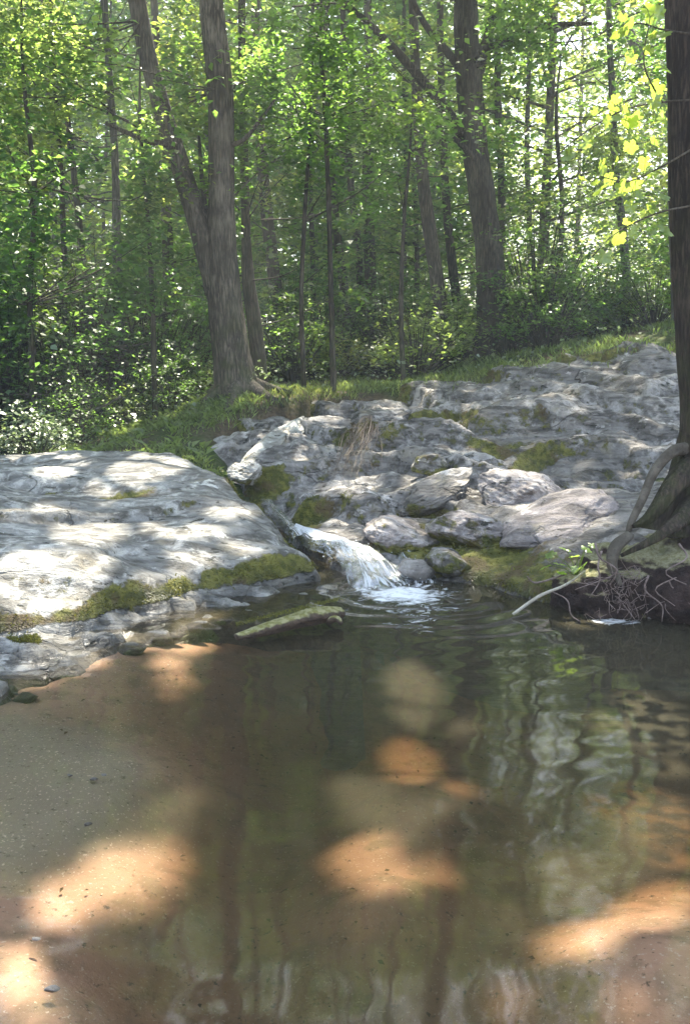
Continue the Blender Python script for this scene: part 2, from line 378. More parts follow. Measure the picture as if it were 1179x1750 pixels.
# --- left slab
slab_ctrl = [(-200,1035,4.5),(0,1050,4.55),(100,1052,4.68),(190,1050,4.8),(300,1008,5.22),(450,965,5.68),(530,945,5.98),(570,970,6.05),(0,960,5.0),(200,960,5.2),(350,940,5.7),
             (100,895,6.0),(300,880,6.4),(450,885,6.5),(480,910,6.4),(100,850,6.8),(250,820,7.2),(380,825,7.5),(100,800,7.8),(250,783,8.2),(-100,800,7.8),(-250,860,6),(-400,820,8),(-500,900,5.5),(0,795,8.4),(320,800,8.3)]
def slab_extra(X, Y, z):
    a = [P(-600,900,5.5)[:2], P(-150,890,5.9)[:2], P(60,886,6.05)[:2], P(230,872,6.35)[:2], P(345,862,6.6)[:2]]
    z = z + line_step(X, Y, a, .075, .03) - .03
    b = [P(120,965,5.0)[:2], P(200,935,5.5)[:2], P(330,925,5.8)[:2], P(430,905,6.2)[:2]]
    z = z + line_step(X, Y, b, .02, .05)
    z = z + .05 * fbm(X * .9, Y * 1.4, 5, 3) - .045 * np.maximum(0, fbm(X * 1.6 + 4, Y * 3.2, 2, 3)) ** 1.2
    for (px, py, Yq, r, d) in [(215,940,5.45,.20,.05),(230,855,6.8,.26,.055),(100,850,6.9,.35,.05),(330,830,7.2,.18,.03)]:
        c = P(px, py, Yq); z = z - d * np.exp(-(((X - c[0]) / r) ** 2 + ((Y - c[1]) / (r * .55)) ** 2))
    return z
slab_poly = [(-90,1130),(0,1118),(70,1110),(150,1096),(250,1068),(330,1046),(430,1024),(535,1003),(575,998),(592,975,6.1),(560,945,6.35),(505,905,6.7),(450,860,7.2),(400,830,7.75),(330,795,8.6),(200,785,9.2),(0,785,9.2),(-4.6,9),(-5.2,6),(-4.8,5.0),(-3.0,4.4)]
X, Y, V, N, e, slab_p = rock_field(slab_ctrl, slab_poly, .26, -.40, -5.4, .25, 3.3, 9.6, .019, slab_extra, .015, 3.0)
SLAB = (X, Y, V)
up = N[..., 2]; z = V[..., 2]; Z_ = z
u, v = pix(V)
moss = (.52 + 1.0 * fbm(X * 2.6, Y * 2.6, 4, 4)) * sst(.30, .10, e) * sst(.02, .12, z) + .33 * (1 - sst(.4, .9, up))
moss += .35 * sst(.22, .0, e - 0) * sst(400, 470, u) * sst(1000, 850, v)
for (px, py, Yq, r, a) in [(60,1060,4.25,.38,.5),(215,850,6.8,.22,.55),(95,845,6.9,.25,.4),(300,840,7.0,.3,.25),(40,960,4.9,.25,.25),(300,935,5.8,.2,.25),(260,1055,4.7,.25,.3),(440,840,7.3,.35,.45),(500,1000,5.6,.4,.3)]:
    c = P(px, py, Yq); moss += a * np.exp(-(((X - c[0]) / r) ** 2 + ((Y - c[1]) / (r * .7)) ** 2))
moss = np.clip(moss * sst(.02, .09, z), 0, 1); wet = sst(.16, .02, z + .05 * fbm(X * 3, Y * 3, 0, 3))
SLABM = moss
ctr = (-1.8, 6.3, 0)
slab = mobj('rock_slab', V.reshape(-1, 3), gridF(*X.shape), M_ROCK, None, 'broad pale grey rock slab sloping to the pool left of the cascade, mossy lower edge', 'rock', off=ctr, attrs={'moss': moss, 'wet': wet})

# --- low shelf of rock below the slab
shelf_ctrl = [(-150,1130,4.2),(0,1125,4.2),(60,1120,4.3),(120,1105,4.45),(250,1068,4.95),(400,1035,5.35),(540,1000,5.9),(0,1170,3.98),(120,1130,4.3),(250,1088,4.75),(-200,1180,3.9)]
shelf_poly = [(-140,1262),(-40,1222),(30,1196),(100,1160),(150,1136),(220,1112),(300,1082),(370,1062),(450,1044),(540,1018),(545,985),(400,1000),(200,1050),(0,1080),(-300,1100)]
def shelf_extra(X, Y, z):
    n = fbm(X * 2.5, Y * 4, 3, 4); return z * .8 - .01 + .05 * n + .03 * np.sign(np.sin(X * 9 + 5 * n)) * sst(.0, .3, n)
X, Y, V, N, e, shelf_p = rock_field(shelf_ctrl, shelf_poly, .12, -.3, -2.9, .1, 3.3, 6.2, .017, shelf_extra, .022, 13.0, .07)
SHELF = (X, Y, V); z = V[..., 2]; u, v = pix(V)
SHM = np.clip(.10 + .5 * np.maximum(0, fbm(X * 2.4, Y * 2.4, 6, 3)) + .5 * sst(90, 20, np.abs(u - 70)) * sst(1110, 1080, v) + .4 * sst(60, 10, np.abs(u - 250)) * sst(1095, 1070, v), 0, 1) * sst(.02, .08, z)
shelf = mobj('rock_shelf', V.reshape(-1, 3), gridF(*X.shape), M_ROCK, None, 'low broken shelf of wet grey rock between the mossy slab edge and the water', 'rock', off=(-1.2, 4.6, 0), attrs={'moss': SHM, 'wet': sst(.12, .02, z)})

# --- right outcrop
out_ctrl = [(530,935,6.45),(570,950,6.28),(620,985,6.02),(650,1002,5.9),(690,1003,5.92),(330,775,9.3),(350,800,8.7),(400,745,9.6),(500,712,10.2),(600,690,10.6),(700,667,10.8),(800,650,10.7),(900,630,10.6),(1000,612,10.6),(1150,598,10.6),(1300,585,10.6),
            (400,800,8.4),(450,760,9.0),(440,820,7.9),(500,800,8.1),(520,850,7.4),(520,890,7.0),(560,850,7.5),(590,800,8.0),(560,750,8.9),(640,730,9.2),(620,840,7.3),(600,900,6.8),(700,860,7.2),(690,920,6.5),(740,960,6.1),
            (760,850,7.2),(760,780,8.2),(740,720,9.2),(850,860,6.9),(800,930,6.3),(850,960,6.0),(950,960,5.7),(1000,960,5.5),(900,900,6.3),(1000,900,6.1),(1100,890,6.0),(1200,900,5.9),(1350,880,5.8),
            (850,790,8.0),(950,820,7.8),(1050,825,7.8),(1150,825,7.7),(1000,800,8.3),(1100,790,8.3),(950,765,8.6),(1000,735,8.9),(1150,745,8.8),(850,730,9.0),(900,690,9.5),(1000,665,9.9),(1150,660,9.8),(1300,650,9.8),(1300,760,8.8),(1450,700,9),(1400,850,7)]
def out_extra(X, Y, z):
    n = fbm(X * .8, Y * 1.1, 8, 3)
    # tilted sheets of rock breaking in ledges
    q = (z + .22 * (Y - 8) * .5 + .18 * X * .5 + .20 * n) / .30
    fr = q - np.floor(q); led = np.floor(q) + sst(.60, .84, fr)
    dz = (led - q) * .30
    amt = (sst(6.6, 7.4, Y) * .95 + .02) * (1 - .45 * sst(.8, 1.8, X) * sst(8.2, 9, Y))
    z = z + dz * amt
    z = z + .05 * fbm(X * 1.2 + 3, Y * 2.2, 1, 3)
    q2 = (z + .1 * X + .5 * n * .16) / .055; fr = q2 - np.floor(q2); z = z + ((np.floor(q2) + sst(.55, .9, fr)) - q2) * .055 * .6 * sst(-.1, .45, fbm(X * .7 + 9, Y * .7, 4, 2))
    # hollows and blocks
    for (px, py, Yq, rx, ry, d) in [(775,705,9.4,.20,.28,-.22),(690,765,8.55,.46,.16,-.12),(690,742,8.9,.55,.25,.09),(1080,690,9.4,1.1,.5,.10),(900,745,8.9,.6,.16,-.10),(1000,800,8.2,.75,.30,-.12),(478,868,7.25,.15,.55,-.26),(800,760,8.5,.4,.2,.09),
                                    (870,755,8.6,.35,.25,-.10),(640,870,7.05,.22,.08,-.07),(590,860,7.3,.18,.4,.05),(930,690,9.4,.5,.2,.07),(1060,700,9.3,.6,.2,-.06),(620,705,9.9,.5,.2,.06),(500,745,9.2,.5,.12,-.06)]:
        c = P(px, py, Yq); z = z + d * np.exp(-((((X - c[0]) / rx) ** 2 + ((Y - c[1]) / ry) ** 2)) ** 1.6)
    return z
out_poly = [(495,915,6.85),(515,935,6.5),(550,975,6.1),(590,1006),(660,1012),(745,1000),(800,1010),(900,1035),(1000,1050),(1180,1075),(1500,1080),(3.8,5.2),(5.2,6),(6.2,9),(5.2,11.1),(1150,598,11),(900,630,11),(700,667,11.2),(520,700,11.0),(400,735,10.3),(325,770,9.6),(335,800,8.8),(385,825,8.05),(440,862,7.45),(480,900,7.0)]
X, Y, V, N, e, out_p = rock_field(out_ctrl, out_poly, .22, -.42, -2.2, 6.2, 4.6, 11.6, .0215, out_extra, .036, 8.0)
OUT = (X, Y, V)
up = N[..., 2]; z = V[..., 2]
moss = .30 * (1 - sst(.5, .9, up)) + .45 * sst(.35, .05, e) * sst(8, 7, Y)
moss += .5 * sst(.40, .12, z) * sst(.3, .7, X) + .42 * sst(.55, .1, e) * sst(9.3, 10, Y)
for (px, py, Yq, r, a) in [(600,740,9.0,.3,.45),(660,715,9.4,.3,.35),(450,820,7.9,.25,.6),(520,880,7.1,.25,.6),(710,825,7.6,.22,.6),(770,710,9.4,.3,.6),(860,750,8.7,.3,.25),(1000,800,8.2,.6,.12),(690,935,6.4,.35,.6),(800,930,6.3,.3,.5),(900,740,8.8,.4,.3),(780,960,6.0,.3,.4)]:
    c = P(px, py, Yq); moss += a * np.exp(-(((X - c[0]) / r) ** 2 + ((Y - c[1]) / (r * .7)) ** 2))
moss = np.clip(moss * sst(.0, .045, z + .03 * fbm(X * 5, Y * 5, 0, 3)), 0, 1); wet = np.clip(sst(.14, .02, z) + .8 * np.exp(-((X + .62) / .16) ** 2 - ((Y - 7.2) / .5) ** 2) + .8 * np.exp(-((X - P(1010,800,8.2)[0]) / .7) ** 2 - ((Y - 8.2) / .32) ** 2), 0, 1)  # recess term of the mask is painted shade; gully and waterline are wetness
OUTM = moss
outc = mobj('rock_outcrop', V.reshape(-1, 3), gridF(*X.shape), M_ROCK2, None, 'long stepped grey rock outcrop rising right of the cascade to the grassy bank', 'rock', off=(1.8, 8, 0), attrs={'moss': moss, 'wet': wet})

# combined height lookup (ground + rocks) on a coarse grid
hx = np.arange(-8, 9, .05); hy = np.arange(-1, 14, .05)
HX, HY = np.meshgrid(hx, hy, indexing='ij'); HBED = Hg(HX, HY); HM = np.maximum(HBED, 0.0)
for (X_, Y_, V_) in (SLAB, SHELF, OUT):
    ii = np.clip(((V_[..., 0] + 8) / .05).round().astype(int), 0, len(hx) - 1); jj = np.clip(((V_[..., 1] + 1) / .05).round().astype(int), 0, len(hy) - 1)
    np.maximum.at(HM, (ii, jj), V_[..., 2])
def Hall(x, y):
    i = np.clip(((np.asarray(x) + 8) / .05).round().astype(int), 0, len(hx) - 1); j = np.clip(((np.asarray(y) + 1) / .05).round().astype(int), 0, len(hy) - 1)
    return HM[i, j]

# ------------------------------------------------------------------ chosen sun patches, leaves are cut away to let them through
LIT = [ # px, py, rx, ry, angle(deg), in photograph pixels of the surface the light lands on
 (275,1005,62,26,-12),(70,985,80,42,0),(20,1010,50,40,0),(150,905,60,25,0),(190,800,120,20,-3),(210,835,50,16,0),(110,1030,60,30,0),(330,955,40,16,0),(420,935,50,14,10),(60,1085,90,22,0),(240,1050,100,18,-12),(90,1130,60,35,0),
 (320,905,80,12,-5),(390,870,60,10,5),(60,870,60,12,0),(160,960,34,14,20),(60,1160,50,18,0),(200,1110,50,12,-12),(640,780,60,12,-8),(860,725,70,12,-12),(1080,650,60,12,-8),(1100,740,50,10,-5),(560,700,40,10,-8),(690,745,40,9,-10),(900,840,60,30,0),(520,775,26,12,0),(610,800,40,18,0),(990,700,50,8,-8),
 (455,760,85,17,-32),(420,805,26,28,0),(640,838,95,34,-8),(600,880,50,40,0),(560,925,60,16,20),(700,815,60,16,-12),(610,712,45,16,-15),(720,678,80,14,-12),(560,730,22,14,0),(700,905,45,16,0),
 (950,872,80,44,-12),(870,815,45,24,0),(830,885,60,22,0),(790,910,36,22,0),(1040,905,60,22,0),(905,930,40,14,0),(990,940,60,18,0),(1120,630,60,16,-10),(1000,632,60,10,-8),(900,700,90,9,-20),(1050,715,70,9,0),(780,850,50,14,-20),(940,760,60,8,-15),
 (520,668,80,12,-4),(430,660,30,30,0),(95,755,40,26,0),(30,735,50,40,0),(700,655,60,8,-8),(1000,600,120,10,-8),
 (510,1060,80,14,-10),(320,1105,50,14,0),(300,1150,30,40,0),(600,960,70,34,20),(690,1000,80,30,0),(720,1070,70,18,0),(810,975,60,26,0),
 (215,1500,110,62,-20),(110,1550,60,44,0),(670,1478,110,52,3),(700,1305,55,42,10),(790,1350,35,14,0),(975,1610,70,34,-10),(1110,1550,90,36,-14),(1150,1455,45,30,0),(1080,1720,50,26,0),(35,1655,42,45,0),(60,1735,60,22,0),(880,1720,50,30,0),
]
LITA = np.array(LIT, float)
def litmask(p, grow=1.0):
    """does sunlight heading through point p land in one of the lit patches"""
    p = np.asarray(p, float); x, y, z = p[:, 0].copy(), p[:, 1].copy(), p[:, 2].copy()
    h = np.full(len(p), .3)
    for _ in range(5):
        t = (p[:, 2] - h) / SUN.z; x = p[:, 0] - SUN.x * t; y = p[:, 1] - SUN.y * t; h = Hall(x, y)
    # under-water patches are seen on the bed
    hb = np.where(h < .02, -.1, h)
    for _ in range(3):
        t = (p[:, 2] - hb) / SUN.z; x = p[:, 0] - SUN.x * t; y = p[:, 1] - SUN.y * t
        hb = np.where(h < .02, HBED[np.clip(((x + 8) / .05).round().astype(int), 0, len(hx) - 1), np.clip(((y + 1) / .05).round().astype(int), 0, len(hy) - 1)], h)
    u, v = pix(np.stack([x, y, hb], 1)); ok = (y > 1) & (y < 13.5) & (p[:, 2] > h + .6)
    wu = fbm(u / 70, v / 34, 3, 3); wv = fbm(u / 70 + 9, v / 34, 7, 3); sc_ = np.where(v > 1180, .5, 1.0); u = u + 30 * wu * sc_; v = v + 15 * wv * sc_
    m = np.zeros(len(p), bool)
    for (a, b, rx, ry, an) in LITA:
        an = math.radians(an); dx, dy = u - a, v - b; c, s = math.cos(an), math.sin(an)
        m |= ((dx * c + dy * s) / (rx * (1.15 if b < 1180 else 1.12))) ** 2 + ((-dx * s + dy * c) / (ry * (1.2 if b < 1180 else 1.12))) ** 2 < 1
    m &= ok
    for (c, rad) in SUNNY:
        w = p - c; t = w @ SD_; m |= (t > .25) & (np.linalg.norm(w - t[:, None] * SD_, axis=1) < rad)
    return m
SD_ = np.array(SUN[:])
SUNNY = [(P(1080,70,5), .15), (P(1080,220,5), .20), (P(1015,265,5), .12), (P(1060,390,5), .14), (P(985,960,5.2), .16), (P(425,610,11), .35), (P(380,80,11), .5), (P(1165,760,5.2), .10), (P(850,520,14), .5),
         (P(80,330,10.3), .5), (P(600,100,11.3), .45), (P(210,180,10.6), .45), (P(90,90,10.7), .5), (P(700,200,11.4), .35), (P(150,60,12.3), 1.0), (P(560,200,11.6), .6), (P(60,480,10), .35), (P(700,260,12.3), .45), (P(480,100,11.8), .5),(P(450,570,12.6), .5), (P(660,590,14.3), .6), (P(950,560,15), .7), (P(30,720,9.4), .35), (P(110,745,10), .35), (P(230,560,11), .3), (P(300,640,11), .25),(P(700,120,12.8),.5),(P(240,240,10.7),.4)]

# ------------------------------------------------------------------ ground
def axis(a, b, fine_a, fine_b, step, growth=1.12):
    xs = list(np.arange(fine_a, fine_b, step)); s = step; x = xs[-1]
    while x < b: s *= growth; x += s; xs.append(x)
    s = step; x = xs[0]; lo = []
    while x > a: s *= growth; x -= s; lo.append(x)
    return np.array(lo[::-1] + xs)
m, nt, o = mat('leaf_litter_floor'); b = NB(nt); p = b.pos()
n1, n2, n3 = b.noise(p, .8, 5), b.noise(p, 11, 6, .7), b.vor(p, 16)
c = b.mix(b.ramp(n2, .35, .65), (.055,.042,.026), (.13,.095,.06)); c = b.mix(b.ramp(n1, .42, .62), c, (.05,.075,.02)); c = b.mix(b.ramp(n3, .0, .5, .5, 0), c, (.16,.13,.09))
nt.links.new(b.pbr(c, .95, .15, b.bump(b.m('ADD', n2, n3), .9, .04)), o.inputs[0]); M_FLOOR = m
m, nt, o = mat('pool_sand'); b = NB(nt); p = b.pos()
n1, n2, n3, n4 = b.noise(p, 1.6, 5), b.noise(p, 34, 5, .7), b.vor(p, 30), b.noise(p, 7, 5, .6)
c = b.mix(b.ramp(n1, .38, .62), (.36,.235,.17), (.48,.315,.235)); c = b.mix(b.ramp(n4, .46, .66, 0, .7), c, (.22,.17,.12)); c = b.mix(b.m('MULTIPLY', b.attr('silt'), .85), c, b.mix(n4, (.20,.18,.14), (.29,.26,.21))); c = b.mix(b.ramp(n2, .58, .7), c, (.10,.08,.06)); c = b.mix(b.ramp(b.noise(p, 90, 2), .62, .7), c, (.55,.45,.38))
nt.links.new(b.pbr(c, .85, .3, b.bump(b.m('ADD', n2, b.m('MULTIPLY', n4, 1.5)), .6, .012)), o.inputs[0]); M_SAND = m

xs = axis(-160, 160, -9, 9, .12, 1.16); ys = axis(-120, 260, 6.2, 20, .12, 1.14)
xs2 = xs; X, Y = np.meshgrid(xs, ys, indexing='ij')
Z = Hg(X, Y)
pool_rect = sst(-5.4, -5.0, X) * (1 - sst(5.0, 5.4, X)) * sst(-2.5, -2.1, Y) * (1 - sst(6.6, 7.0, Y))
Z = Z - .5 * pool_rect
inrock = np.zeros_like(Z)
for pl in (slab_p, out_p):
    inrock = np.maximum(inrock, sst(.15, .5, sdist(pl, X, Y)))
Z = Z - .35 * inrock
mobj('forest_floor', np.stack([X, Y, Z], -1).reshape(-1, 3), gridF(*X.shape), M_FLOOR, None, 'leaf-littered forest floor rising behind the rocks', None, kind='structure')
xs = np.arange(-5.6, 5.6, .05); ys = np.arange(-2.7, 7.2, .05); X, Y = np.meshgrid(xs, ys, indexing='ij')
Z = Hg(X, Y) + .012 * fbm(X * 1.3, Y * 1.3, 2, 3) * sst(5, 0, np.abs(X))
BED = Z.copy()
edge = sst(-5.6, -5.3, X) * sst(5.6, 5.3, X) * sst(-2.7, -2.4, Y) * sst(7.2, 6.9, Y)
Z = np.where((Z > -.016) & (Y < 5.5) & (Y > 1.2) & (np.abs(X) < 2.6), -.016 + .2 * (Z + .016), Z); Z = Z - .03 + .030 * edge
Z = Z - .4 * np.maximum(sst(.15, .5, sdist(slab_p, X, Y)), sst(.15, .5, sdist(out_p, X, Y)))
bu, bv = pix(np.stack([X, Y, Z * 0], -1)); bar = np.clip(sst(1.25, .75, np.hypot((bu - 20) / 230, (bv - 1335) / 150) + .25 * fbm(X * 2, Y * 2, 1, 4)), 0, 1)
mobj('pool_bed', np.stack([X, Y, Z], -1).reshape(-1, 3), gridF(*X.shape), M_SAND, None, 'orange-tan sandy bed of the pool with low sand bars', None, kind='structure', attrs={'silt': bar})

# ------------------------------------------------------------------ water of the pool
m, nt, o = mat('murky_pool_water'); b = NB(nt); p = b.pos()
foam = b.attr('foam'); dep = b.attr('depth')
rp = b.mapv(p, (1, 1.9, 1), (0, 0, .12))
h = b.m('ADD', b.m('MULTIPLY', b.noise(rp, 3.2, 2, .5), .35), b.m('MULTIPLY', b.noise(b.mapv(p, (1, 3.0, 1)), 26, 4, .6), .30))
h = b.m('ADD', h, b.m('MULTIPLY', b.m('MULTIPLY', b.noise(p, 40, 4, .6), foam), 1.2))
nrm = b.bump(h, .16, .022)
fr = b.n('ShaderNodeFresnel'); fr.inputs[0].default_value = 1.333; nt.links.new(nrm, fr.inputs[1])
gl = b.n('ShaderNodeBsdfGlossy'); gl.inputs[0].default_value = (1,1,1,1); gl.inputs[1].default_value = .05; nt.links.new(nrm, gl.inputs[2])
tr = b.n('ShaderNodeBsdfTransparent'); b.put(tr.inputs[0], b.mix(b.ramp(dep, 0, .30), (.97,.93,.86), (.52,.415,.26)))
sil = b.n('ShaderNodeBsdfDiffuse'); b.put(sil.inputs[0], b.mix(b.ramp(b.noise(p, .9, 3), .4, .65), (.052,.044,.027), (.050,.046,.030)))
turb = b.m('SUBTRACT', 1.0, b.m('POWER', 2.718, b.m('MULTIPLY', dep, -2.6)))
body = b.mixs(turb, tr.outputs[0], sil.outputs[0])
s = b.mixs(fr.outputs[0], body, gl.outputs[0])
wf = b.n('ShaderNodeBsdfDiffuse'); wf.inputs[0].default_value = (.78,.79,.82,1)
fm = b.ramp(b.m('ADD', foam, b.m('MULTIPLY', b.m('SUBTRACT', b.noise(b.mapv(p, (1, 1.6, 1)), 9, 7, .7, 1.0), .5), 1.9)), .50, 1.0, 0, .85)
s = b.mixs(fm, s, wf.outputs[0])
nt.links.new(s, o.inputs[0]); M_WATER = m
xs = np.arange(-5.2, 5.2, .028); ys = np.arange(-1.9, 7.0, .028); X, Y = np.meshgrid(xs, ys, indexing='ij')
cb = P0(690, 1010); r = np.hypot(X - cb[0], (Y - cb[1]) * 1.2)
ring = .008 * np.exp(-r / .75) * np.sin(r * 26 + 1.4 * fbm(X * 2, Y * 2, 0, 2)) + .012 * np.exp(-(r / .4) ** 2) * fbm(X * 9, Y * 9, 0, 3)
Z = ring + .0012 * fbm(X * 3, Y * 5, 5, 3)
foam = .78 * np.exp(-((X - cb[0] + .03) / .36) ** 2 - ((Y - cb[1]) / .26) ** 2) + .50 * np.exp(-((X - cb[0] - .05) / .6) ** 2 - ((Y - cb[1] + .45) / .45) ** 2)
c2 = P0(1050, 1062); foam += .85 * np.exp(-((X - c2[0]) / .22) ** 2 - ((Y - c2[1]) / .07) ** 2)
c2 = P0(720, 1075); foam += .25 * np.exp(-((X - c2[0]) / .25) ** 2 - ((Y - c2[1]) / .16) ** 2)
dep = np.clip(-np.minimum(Hg(X, Y), -.012), 0.0, 1)
mobj('pool_water', np.stack([X, Y, Z], -1).reshape(-1, 3), gridF(*X.shape), M_WATER, None, 'murky olive-brown pool water reflecting the trees', None, kind='structure', attrs={'foam': foam, 'depth': dep})

# ------------------------------------------------------------------ cascade
m, nt, o = mat('white_water'); b = NB(nt); uv = b.n('ShaderNodeAttribute', attribute_name='flow_v').outputs['Fac']; uu = b.attr('flow_u')
cmb = b.n('ShaderNodeCombineXYZ'); b.put(cmb.inputs[0], b.m('MULTIPLY', uu, 12)); b.put(cmb.inputs[1], b.m('MULTIPLY', uv, 1.3)); 
nz = b.noise(cmb.outputs[0], 1.4, 5, .55, .9); fo = b.attr('foam')
nz2 = b.noise(b.mapv(p_ := b.pos(), (1,1,.5)), 26, 5, .7, .6)
k = b.ramp(b.m('ADD', fo, b.m('ADD', b.m('MULTIPLY', b.m('SUBTRACT', nz, .5), 2.4), b.m('MULTIPLY', b.m('SUBTRACT', nz2, .5), .5))), .40, .85)
wf = b.n('ShaderNodeBsdfDiffuse'); wf.inputs[0].default_value = (.80,.81,.83,1)
wt = b.n('ShaderNodeBsdfTranslucent'); wt.inputs[0].default_value = (.8,.82,.85,1)
white = b.mixs(.35, wf.outputs[0], wt.outputs[0])
nrm = b.bump(b.m('ADD', nz, b.m('MULTIPLY', nz2, .15)), .6, .04)
nt.links.new(nrm, wf.inputs['Normal'])
gl = b.n('ShaderNodeBsdfGlossy'); gl.inputs[1].default_value = .12; nt.links.new(nrm, gl.inputs['Normal'])
tr = b.n('ShaderNodeBsdfTransparent'); tr.inputs[0].default_value = (.80,.84,.88,1)
s = b.mixs(k, b.mixs(.28, tr.outputs[0], gl.outputs[0]), b.mixs(.08, white, gl.outputs[0]))
nt.links.new(s, o.inputs[0]); M_CASC = m
def flow(path, widths, foams, nu, nv, lift, seed, bulge=.03):
    C = spline(np.column_stack([np.array(path), widths, foams]), nv)
    W, FO = C[:, 3], C[:, 4]; C = C[:, :3]; T = np.gradient(C, axis=0)[:, :2]; T /= np.linalg.norm(T, axis=1)[:, None]
    Nn = np.stack([-T[:, 1], T[:, 0]], 1); u = np.linspace(-.5, .5, nu)
    XY = C[:, None, :2] + Nn[:, None] * (W[:, None, None] * u[None, :, None])
    vv = np.linspace(0, 1, nv)[:, None] * np.ones(nu)[None]; UU = np.ones(nv)[:, None] * u[None]
    Zz = C[:, None, 2] + lift + bulge * (1 - (2 * UU) ** 2) + .024 * fbm(UU * 5 + seed, vv * 9, 0, 2) * (W / .3).clip(.3, 1)[:, None] - .05 * sst(.42, .5, np.abs(UU))
    V = np.concatenate([XY, Zz[..., None]], -1).reshape(-1, 3)
    fo = FO[:, None] * (1 - .85 * sst(.22, .5, np.abs(UU) + .10 * pn(UU * 6 + seed, vv * 7, 4)))
    L = np.concatenate([[0], np.cumsum(np.linalg.norm(np.diff(C, axis=0), axis=1))])[:, None] * np.ones(nu)[None] * 3
    return V, gridF(nv, nu), {'flow_v': L, 'flow_u': UU + seed, 'foam': fo}
def onrock(px, py, Y, up_=.015):
    p = P(px, py, Y); return p
casc = empty('cascade', tuple(P0(660, 1000)), 'small white cascade pouring between the slab and the outcrop into the pool', 'waterfall')
V, F, A = flow([P(458,862,7.2), P(480,885,6.95), P(498,905,6.72), P(525,922,6.5)], [.05,.06,.09,.2], [.12,.2,.45,.95], 14, 60, .02, 1)
mobj('upper_rivulet', V, F, M_CASC, casc, attrs=A)
V, F, A = flow([P(508,910,6.66), P(548,926,6.42), P(596,942,6.22), P(634,972,6.02), P(665,1010,5.86), P(690,1035,5.72)], [.10,.20,.26,.40,.60,.70], [.9,1.0,.70,.48,.66,.20], 46, 150, .02, 2, .045)
mobj('main_fall', V, F, M_CASC, casc, attrs=A)
V, F, A = flow([P(690,945,6.3), P(712,975,6.1), P(722,1003,5.9), P(728,1025,5.76)], [.16,.22,.26,.3], [.35,.45,.5,.4], 20, 60, .02, 5, .03)
mobj('side_spill', V, F, M_CASC, casc, attrs=A)
m, nt, o = mat('thrown_spray'); b = NB(nt); nt.links.new(b.pbr((.85,.87,.9), .15, .6), o.inputs[0]); M_DROP = m
A_ = Acc()
octV = np.array([(1,0,0),(-1,0,0),(0,1,0),(0,-1,0),(0,0,1),(0,0,-1)], float); octF = np.array([(0,2,4,4)]); 
tri = [(0,2,4),(2,1,4),(1,3,4),(3,0,4),(2,0,5),(1,2,5),(3,1,5),(0,3,5)]
VV = []; FF = []
for i in range(160):
    t = rng.random(); c = P(560 + 150 * t, 935 + 80 * t, 6.35 - .55 * t) + np.array([rng.normal(0, .10), rng.normal(0, .08), abs(rng.normal(0, .035)) + .02])
    s_ = rng.uniform(.002, .006); VV.append(octV * s_ + c); FF += [tuple(np.array(f) + 6 * i) for f in tri]
mobj('spray_droplets', np.concatenate(VV), np.array(FF), M_DROP, casc, kind='stuff')

# ------------------------------------------------------------------ loose boulders
def ico(sub=5):
    import bmesh
    bm = bmesh.new(); bmesh.ops.create_icosphere(bm, subdivisions=sub, radius=1)
    V = np.array([v.co[:] for v in bm.verts]); F = np.array([[v.index for v in f.verts] for f in bm.faces]); bm.free(); return V, F
ICO5, ICO4, ICO3 = ico(6), ico(4), ico(3)
def boulder(name, px, py, Y, size, rotz, tilt, label, material, seed, group=None, moss=.0, lvl=ICO5, facet=.35, dz=0.0, rough=.035, side_moss=.3, parent=None):
    V, F = lvl; V = V.copy(); r = np.random.default_rng(seed)
    # flattened facets
    for k in range(11):
        n = r.normal(size=3); n /= np.linalg.norm(n); d = r.uniform(.55, .88)
        s = V @ n; V = V - (np.maximum(s - d, 0) * (1 - facet * .2))[:, None] * n[None]
    nn = V / np.linalg.norm(V, axis=1)[:, None]
    V = V + nn * (.10 * fbm(V[:, 0] * 1.2 + seed, V[:, 1] * 1.2, V[:, 2] * 1.2, 3) + rough * fbm(V[:, 0] * 4 + seed, V[:, 1] * 4, V[:, 2] * 9, 5, .6))[:, None]
    V = V * np.array(size)
    cz, sz = math.cos(rotz), math.sin(rotz); ct, st_ = math.cos(tilt), math.sin(tilt)
    V = np.stack([V[:, 0] * ct + V[:, 2] * st_, V[:, 1], -V[:, 0] * st_ + V[:, 2] * ct], 1)
    V = np.stack([V[:, 0] * cz - V[:, 1] * sz, V[:, 0] * sz + V[:, 1] * cz, V[:, 2]], 1)
    c = P(px, py, Y) + np.array([0, 0, dz - (.14 * size[2] if size[2] > .1 else 0)]); W = V + c
    ms = np.clip(moss + side_moss * sst(.2, -.5, V[:, 2] / size[2]), 0, 1) * sst(.02, .08, W[:, 2])
    wet = sst(.10, .01, W[:, 2])
    return mobj(name, W, F, material, parent, label, None if parent else 'rock', group, off=tuple(c) if parent is None else None, attrs={'moss': ms, 'wet': wet})
boulder('boulder', 885, 838, 7.1, (.44,.36,.24), -.2, .25, 'pointed pinkish-grey boulder with a sharp peak, above the rounded one', M_ROCK3, 4, moss=.08)
boulder('boulder', 960, 898, 6.35, (.50,.34,.25), .35, -.30, 'large smooth rounded boulder with a sunlit face left of the tree roots', M_ROCK3, 9, moss=.05, rough=.018)
boulder('boulder', 690, 915, 6.5, (.30,.26,.16), .2, .1, 'low mossy boulder with a pale top just right of the cascade', M_ROCK3, 14, moss=.25, side_moss=.7)
boulder('boulder', 800, 905, 6.35, (.30,.24,.15), -.3, .2, 'angular boulder with orange-green moss between cascade and rounded boulder', M_ROCK3, 21, moss=.3)
boulder('boulder', 745, 838, 7.3, (.42,.22,.13), .35, -.35, 'long wedge of dark grey rock leaning behind the sunlit ledge', M_ROCK2, 33, moss=.1)
